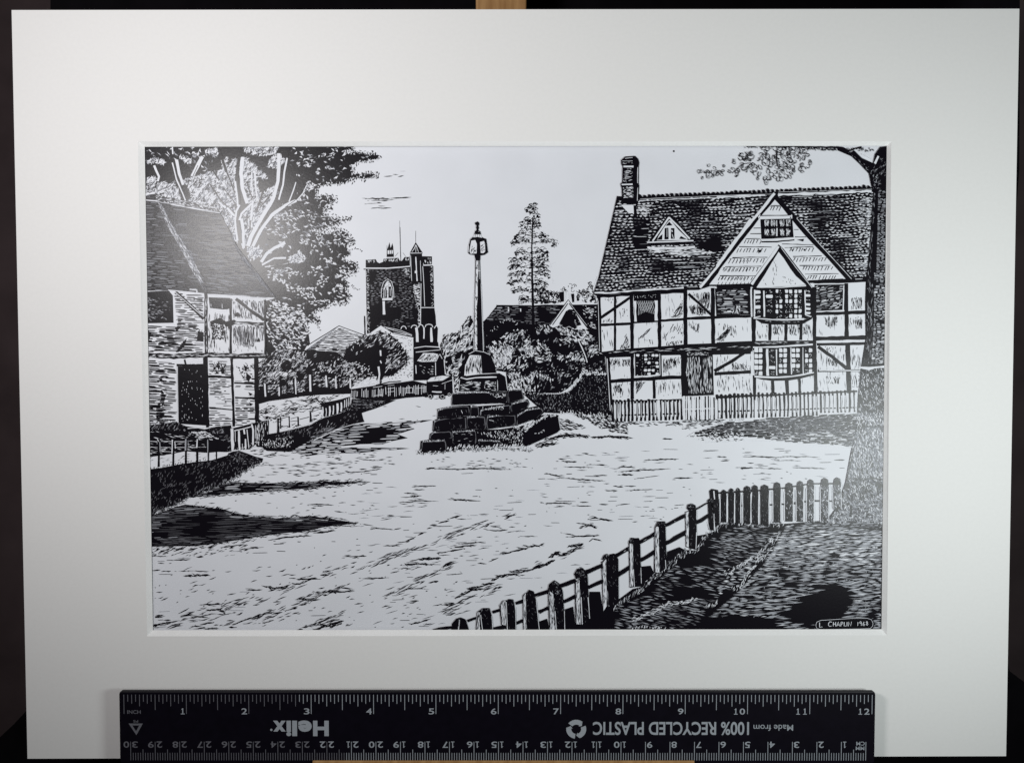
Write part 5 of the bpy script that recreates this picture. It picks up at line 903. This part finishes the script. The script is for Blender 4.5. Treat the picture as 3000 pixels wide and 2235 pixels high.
hatch(rd, [(760, 1330), (1000, 1320), (1180, 1330), (1150, 1385), (900, 1395), (730, 1400)], .36, -2, (8, 26), (1.4, 2.6), K, .05); hatch(rd, [(1240, 1335), (1560, 1345), (1560, 1372), (1240, 1375)], .34, 0, (6, 22), (1.4, 2.4), K, .08)
hatch(rd, tC('1080,440 2203,300 2203,470 1100,560'), .26, -1, (14, 44), (1.4, 2.8), K, .05); hatch(rd, tK('100,260 2203,290 2203,480 1800,500 0,480'), .08, 2, (12, 34), (1.4, 2.6), KG, .05, 0, (40, .4, 2))
hatch(rd, tE('480,830 1180,770 1000,1030 300,1030'), .07, -3, (8, 22), (1.4, 2.6), K, .08); hatch(rd, tC('450,820 2203,640 2203,940 1900,940 900,880'), .10, -2, (6, 22), (1.4, 2.8), K, .1)
# ------------------------------------------------------------------ garden ground and fences lower left
gg = Part('drawn_garden', 12)
gg.poly(tX('60,230 300,200 480,180 620,240 900,290 1100,240 1290,210 1290,610 1100,640 900,630 620,610 420,655 60,700'), K); gg.up()
hatch(gg, tX('70,180 460,160 640,250 620,320 300,300 70,300'), 2.2, -55, (8, 16), (1.4, 2.8), GL, .3, .2); hatch(gg, tX('660,330 900,310 1060,400 1150,420 1000,450 800,420'), 4.5, 10, (8, 20), (1.6, 3), Wt, .25, .1)
hatch(gg, tX('960,260 1290,230 1280,600 1050,600 1000,460'), 1.8, -20, (6, 13), (1.4, 2.8), GL, .6, .3, (14, .4, 3)); hatch(gg, tX('70,300 640,320 900,450 900,600 420,640 70,680'), .7, 5, (7, 20), (1, 2), Wt, .15)
bars(gg, tX, '70,462 220,468:6;260,462 640,470:6;80,550 400,552:6;470,555 920,550:6;80,640 200,610 420,620:6;650,275 880,262:9;960,250 1290,225:10', Wt, .6)
gg.poly(tX('80,695 420,650 620,610 800,630 940,635 1100,620 1255,625 1230,670 1000,742 800,765 560,795 280,850 80,872'), Wt); gg.up(); hatch(gg, tX('80,695 620,610 1255,625 1000,742 560,795 80,872'), .5, -12, (8, 20), (1, 1.8), K, .15); fringe(gg, tX('80,860 280,840 560,790 800,760 1000,740'), 4, (5, 10), (1.6, 2.8), K, 0, .6, 5, 70)
rp_ = Part('rail_post', gg.lv + 1, gg); bars(rp_, tX, '222,425 228,640 225,840:34;440,430 440,820:36;632,420 625,640 622,800:36;795,425 790,770:32;955,430 950,760:28;1072,430 1072,750:22', K, .25); rp_.up()
bars(rp_, tX, '240,470 245,620:14;425,440 420,640:14;462,470 470,570:10;622,430 618,600:20;655,450 660,560:9;790,430 786,560:20;945,440 942,740:12;205,430 225,470:12', LW, .4)
pk = Part('drawn_white_gate', 15); pk.poly(tX('1290,280 1640,190 1650,500 1560,580 1290,590'), K); pk.up()
bars(pk, tX, '1305,280 1310,590:42;1345,310 1350,470:9;1400,310 1412,600:30;1475,290 1482,360:22;1498,430 1500,580:22;1520,290 1548,560:14;1590,210 1610,300 1610,520:26;1645,230 1640,420:9;1450,500 1455,590:8', Wt, .35); bars(pk, tX, '1330,310 1470,280 1610,240:12', Wt, .4)
pk.poly(tX('1660,170 1700,140 1740,170 1840,150 1830,460 1660,470'), K); pk.up(); hatch(pk, tX('1665,180 1830,170 1825,450 1665,460'), 2.6, 89, (8, 22), (1.1, 1.9), Wt, .04)
hatch(pk, tX('1650,460 2203,380 2203,560 1700,560 1300,590'), 2.2, 80, (5, 10), (1.4, 2.4), Wt, .4)
vb = Part('drawn_grass_bank', 13)
vb.poly(tX('60,870 280,845 560,795 800,765 1040,735 1200,660 1310,615 1400,600 1520,640 1650,690 1755,715 1740,770 1560,835 1480,905 1330,1000 1080,1110 880,1200 740,1290 640,1285 480,1385 200,1485 60,1580'), K); vb.poly(tX('1640,470 2203,380 2240,560 2203,590 1900,560 1660,545'), K); vb.up()
hatch(vb, tX('90,960 560,800 1050,745 1350,620 1740,720 1560,830 1330,1000 900,1190 640,1280 480,1380 90,1540'), 1.3, -65, (6, 12), (1.2, 2.4), G, .4, .2, (28, .3, 5)); hatch(vb, tX('1200,680 1400,610 1740,730 1560,830 1250,760'), 1.8, -20, (5, 12), (1.4, 2.4), GL, .5, .2)
fringe(vb, tX('100,1500 480,1370 640,1280 880,1190 1080,1100 1330,990 1480,890 1740,760'), 3.2, (6, 12), (1.4, 2.4), GL, 0, .35, 7, -70); fringe(vb, tX('90,1560 480,1390 640,1290 880,1205 1080,1115 1330,1005 1480,910 1740,775'), 4, (5, 10), (1.6, 2.8), K, 0, .6, 4)
hatch(vb, tX('1660,470 2203,390 2203,560 1700,550'), 1.6, -70, (5, 10), (1.2, 2), Wt, .4); hatch(vb, tX('1480,590 1900,570 2150,590 2000,660 1750,690 1560,640'), 1.4, -8, (8, 24), (1.4, 2.6), K, .2)
# ------------------------------------------------------------------ grass lower right
gr = Part('drawn_foreground_grass', 14)
gp = tL('1390,1480 1395,1360 1480,1330 1500,1480') + tL('1680,1480 1670,1230 1760,1200 1780,1390 1860,1390 1930,1330 1935,1040 2050,1040 2080,1250') + tM('200,1010 290,990 290,770 390,760 430,850 560,800 570,610 700,560 760,590 890,600 890,440 1000,420 1070,390 1130,320 1300,300 1840,310 2203,280') + tJ('1180,1030 1300,850 1500,800 1830,800 1830,1700') + [(2590, 1850), (1580, 1850)]
gr.poly(gp, K); gr.up()
dark = [tN('420,1110 470,1040 560,960 640,900 760,850 900,800 860,740 960,715 1100,700 1280,760 1330,870 1300,960 1250,1050 1230,1140 850,1170 830,1300 690,1290 560,1200 440,1170'), tM('590,1100 640,1030 850,980 1040,1030 1075,1130 900,1110 740,1150 620,1170 500,1170'), tM('1840,360 1700,560 1640,700 1480,900 1300,1070 1080,1270 940,1350 960,1220 1200,1040 1400,880 1560,680 1700,500 1780,370'), tM('860,560 1060,620 1080,760 900,760 700,820 680,740'), tM('960,1340 1250,1290 1780,1330 1770,1450 1000,1450')]
rows(gr, tM('0,1200 300,1090 560,820 900,600 1100,400 1400,320 1800,330 1600,680 1300,1000 900,1300 200,1400 0,1450'), 5.1, 8, (12, 34), (4, 16), (1.4, 3.4), (G, L, L), (34, .36, 5), .34, dark, 0, True)
rows(gr, tM('1140,420 1500,420 1650,480 1440,700 1350,760 1100,640'), 4.5, 8, (12, 30), (3, 12), (1.6, 3.6), GL, (26, .32, 7), .34, dark, 0, True); rows(gr, tM('1640,620 1500,840 1300,1010 1150,1150 1100,1000 1300,780 1480,640'), 4.3, 4, (10, 26), (2, 9), (2, 4.2), (L, L, Wt), (22, .24, 2), .34, dark, 0, True)
rows(gr, tM('280,1300 560,1170 900,1110 1060,1160 900,1400 600,1450 100,1450'), 4.7, 12, (12, 28), (3, 12), (1.6, 3.4), GL, (26, .3, 8), .34, dark, 0, True)
rg = tM('1840,330 2203,290') + tJ('1150,1060 1800,1040 1800,1700') + tN('1690,1290 400,1300 200,1290') + tM('980,1340 1300,1060 1640,700')
rows(gr, rg, 4.9, -2.5, (16, 46), (3, 10), (2.4, 4.8), (G, L, L, L), (44, .24, 5), .34, dark, 0, True); rows(gr, tJ('560,1140 1780,1060 1780,1500 500,1560'), 5.3, -2, (16, 44), (3, 12), (2, 4.4), LW, (34, .32, 9), .34, dark, 0, True)
rows(gr, rg, 4.9, -2.5, (14, 36), (8, 40), (1.2, 2.4), LW, (30, .40, 12), .34, dark, 0, True)
hatch(gr, rg, .5, lambda x, y: -70 + (x % 7), (6, 12), (1.3, 2.4), GL, .3, .2, (30, .45, 3), dark)
gr.up()
hatch(gr, rg, .22, -2, (12, 36), (1.2, 2), K, .05)
fringe(gr, tM('0,1210 200,1080 300,1000 480,850 560,780 780,600 880,590 1010,410 1130,330 1300,300 1500,310 1800,320'), 2.0, (8, 15), (1.4, 2.4), (Wt, L, G), 0, .3, 7, -72); fringe(gr, tM('1190,840 1320,780 1420,720 1560,640 1600,660 1500,760 1380,960 1260,1020'), 3, (8, 14), (1.6, 2.6), Wt, 0, .35, 6, -60)
fringe(gr, tM('1790,400 1680,560 1610,680 1560,640 1700,440'), 3, (8, 14), (1.6, 2.8), LW, 0, .4, 5, -40); fringe(gr, tM('200,1340 400,1270 560,1170 740,1160 880,1110'), 2.6, (8, 16), (1.6, 2.8), Wt, 0, .4, 5, -20); fringe(gr, tM('160,1440 340,1420 560,1440'), 4, (6, 12), (1.4, 2.2), Wt, 0, .35, 4, -75); fringe(gr, tM('1000,1200 1080,1180 1100,1130'), 2.6, (8, 15), (1.4, 2.4), Wt, 0, .3, 3, -70)
bars(gr, tI, '1812,640 1806,1100 1800,1651:8', K); bars(gr, tJ, '1802,0 1795,560 1785,1100 1778,1651:10', K, .3); bars(gr, tN, '1698,100 1690,800 1682,1290:11', K, .2); bars(gr, tN, '0,1300 800,1300 1690,1285:10', K, .3)
# ------------------------------------------------------------------ rail fence in the foreground
fe = Part('drawn_rail_fence', 18)
bars(fe, tL, '250,1455 330,1440 470,1420:30;620,1355 760,1310:28;890,1262 1040,1220:30;1140,1168 1250,1128:34;1350,1085 1500,1035:38;1630,975 1790,915:44;1900,830 2110,738:42;900,1450 1040,1415:46;1145,1382 1270,1328:38;1390,1260 1550,1188:36;1655,1150 1840,1065:36;1920,1000 2120,905:36', K, .2)
bars(fe, tM, '0,665 200,550:42;270,512 445,412:36;550,330 780,212:38;870,160 1010,80:16;0,885 210,745:46;280,705 490,580:42;550,525 810,378:44;880,300 1045,205:42', K, .2); fe.up()
hatch(fe, tL('640,1340 760,1300 1040,1210 1250,1118 1500,1022 1790,900 2110,725 2110,740 1790,915 1500,1038 1040,1225'), .6, -22, (8, 24), (.8, 1.5), Wt, .05); hatch(fe, tM('0,650 200,540 445,405 780,205 780,225 445,425 200,560 0,675'), .8, -29, (8, 24), (.8, 1.5), Wt, .05)
def post(front, side=None, cap=None, hl=None, t=tL, dots=None):
    p = Part('post', 20, fe)
    if side: q = t(side); p.poly(q, K); p.up(); cx = sum(a for a, b in q) / len(q); cy = sum(b for a, b in q) / len(q); p.poly([(cx + (a - cx) * .6, cy + (b - cy) * .96) for a, b in q], Wt); hatch(p, q, 1.6, 90, (10, 26), (1.4, 3), GL, .06); hatch(p, q, 2.2, 90, (8, 20), (1.2, 2.4), K, .05); p.up()
    p.poly(t(front), K); p.up()
    if cap: p.poly(t(cap), K); p.up(); hatch(p, t(cap), 2.2, lambda x, y: RN.uniform(0, 180), (5, 10), (1.2, 2.2), GL, 1, .3)
    if hl: bars(p, t, hl, Wt, .3)
    hatch(p, t(front), .5, 80, (5, 12), (.9, 1.6), G, .5, .2)
post('450,1480 455,1385 500,1330 550,1315 600,1335 620,1390 638,1480', None, None, '537,1345 525,1470:9')
post('762,1480 758,1262 790,1218 858,1218 884,1300 892,1480', '712,1480 722,1265 765,1238 768,1480', '730,1255 790,1215 860,1215 870,1250 770,1270', '765,1290 785,1470:7;885,1300 895,1460:5')
post('1042,1480 1042,1140 1065,1118 1115,1122 1140,1250 1148,1480', '965,1190 1000,1135 1045,1130 1052,1410 985,1400', None, '1040,1150 1052,1460:7;1138,1200 1145,1460:5')
post('1262,1480 1250,1065 1285,1018 1335,1035 1365,1150 1400,1480', '1215,1080 1255,1045 1268,1480 1222,1480', None, '1362,1130 1396,1460:6')
post('1575,1480 1558,1070 1600,1040 1650,1060 1674,1480', '1487,1010 1555,1060 1580,1480 1500,1480', '1487,1020 1500,960 1560,915 1625,960 1648,1040 1650,1110 1600,1090 1540,1060', '1665,1250 1670,1460:6;1565,1250 1580,1460:7')
post('1855,1375 1835,900 1916,880 1935,1300 1930,1385', '1775,930 1835,905 1858,1400 1785,1400', '1768,850 1800,795 1860,782 1912,840 1915,900 1790,905', '1920,1100 1938,1330:7;1845,1100 1858,1390:8')
post('2140,1190 2122,690 2150,640 2203,628 2245,690 2250,1165 2203,1190', '2062,720 2122,680 2142,1200 2080,1260 2070,900', '2062,700 2090,645 2130,630 2130,680', None)
post('213,990 200,500 225,465 265,462 278,540 292,985', '152,500 180,460 205,490 215,990 165,1000', '150,520 175,460 215,460 205,530', '205,800 215,985:7;285,780 290,950:5', tM)
post('498,830 478,330 495,285 548,290 565,780', '433,340 485,310 500,850 425,840', '440,330 465,285 545,282 548,340 490,350', '548,700 555,790:6', tM)
post('805,575 800,150 882,150 888,590', '762,180 805,170 808,570 768,560', '778,150 785,105 835,90 872,110 882,170 800,165', '884,400 878,580:7;885,160 884,260:5', tM)
post('1015,375 1005,75 1065,55 1078,385', None, '990,70 1020,40 1070,40 1070,70', '1072,200 1075,380:6;1003,290 1020,370:6', tM)
post('1765,790 1755,690 1785,668 1850,680 1858,800 1862,1050 1820,1085 1800,1000', None, None, '1805,690 1812,780:13;1808,1000 1815,1090:6', tK)
# pickets beyond the corner
pk = Part('picket', 20, fe)
bars(pk, tJ, '0,715 400,690 700,665 1000,615 1260,610:16;60,850 400,850 800,830 1000,800 1260,800:18', K, .4)
pk.up()
PK = ((45, 105, 675, 1030), (125, 187, 660, 1040), (203, 255, 655, 1042), (288, 366, 635, 1042), (374, 446, 625, 1050), (470, 560, 622, 1060), (612, 687, 595, 1030), (738, 820, 600, 1020), (862, 932, 582, 1022), (975, 1045, 565, 1035), (1122, 1202, 550, 1035), (1258, 1335, 545, 890))
for i, (a, b, t0, t1) in enumerate(PK):
    pk.poly(tJ(f'{a-4},{t1} {a},{t0+60} {a+6},{t0+20} {(a+b)//2},{t0} {b-8},{t0+15} {b},{t0+70} {b-4},{t1}'), K)
pk.up()
for i, (a, b, t0, t1) in enumerate(PK):
    bars(pk, tJ, f'{b+8},{t0+70} {b+2},{(t0+t1)//2} {b+4},{t1-10}:{9 if i<9 else 7};{a-9},{t0+100} {a-8},{t1-10}:7', Wt, .4)
    hatch(pk, tJ(f'{a},{t0+60} {a+10},{t0+10} {b-8},{t0+10} {b},{t0+70}'), 3.2 if i > 5 else 1.4, 60, (4, 9), (1.2, 2.2), GL, .4)
    if i > 6: hatch(pk, tJ(f'{a},{t0+80} {b},{t0+80} {b},{t1} {a},{t1}'), (1.2, 2.0, 3.4, 5, 7, 8)[min(5, i - 7)], 70, (6, 14), (1.6, 3), (G, L, L, Wt), .5, .2)
    else: hatch(pk, tJ(f'{a},{t0+80} {b},{t0+80} {b},{t1} {a},{t1}'), .8, 80, (6, 14), (1, 1.8), G, .3)
# ------------------------------------------------------------------ signature
sn = Part('signature', 18)
sn.poly(tN('840,1175 900,1150 1500,1135 1580,1160 1590,1260 1560,1295 840,1300 820,1240'), K); sn.up()
def sig(spec, wd): 
    for q in spec.split(';'): sn.line(tN(q), wd, Wt, .9, .7, .1)
sig('838,1240 850,1200 900,1178 1100,1165 1300,1152 1500,1150 1555,1168 1575,1210 1572,1250 1545,1280 1400,1288 1100,1292 900,1295 850,1280 838,1240', 1.3)
sig('886,1205 886,1266 908,1266;914,1258 918,1266', 2.4)
sig('1045,1200 1020,1195 1002,1215 1000,1240 1015,1256 1040,1250;1065,1200 1062,1254;1065,1226 1092,1224;1094,1198 1092,1254;1106,1254 1128,1196 1146,1254;1113,1236 1140,1234;1160,1254 1164,1198 1185,1200 1190,1216 1164,1228;1206,1200 1202,1250 1228,1250;1242,1200 1238,1252;1256,1252 1260,1198 1290,1250 1298,1194', 2.2)
sig('1382,1200 1378,1246;1424,1212 1408,1216 1404,1200 1418,1192 1426,1204 1424,1246;1462,1196 1446,1222 1446,1242 1464,1244 1468,1226 1448,1226;1498,1190 1486,1200 1510,1226 1502,1242 1486,1234 1508,1204 1498,1190', 2.0)
for p in ALL: p.build()
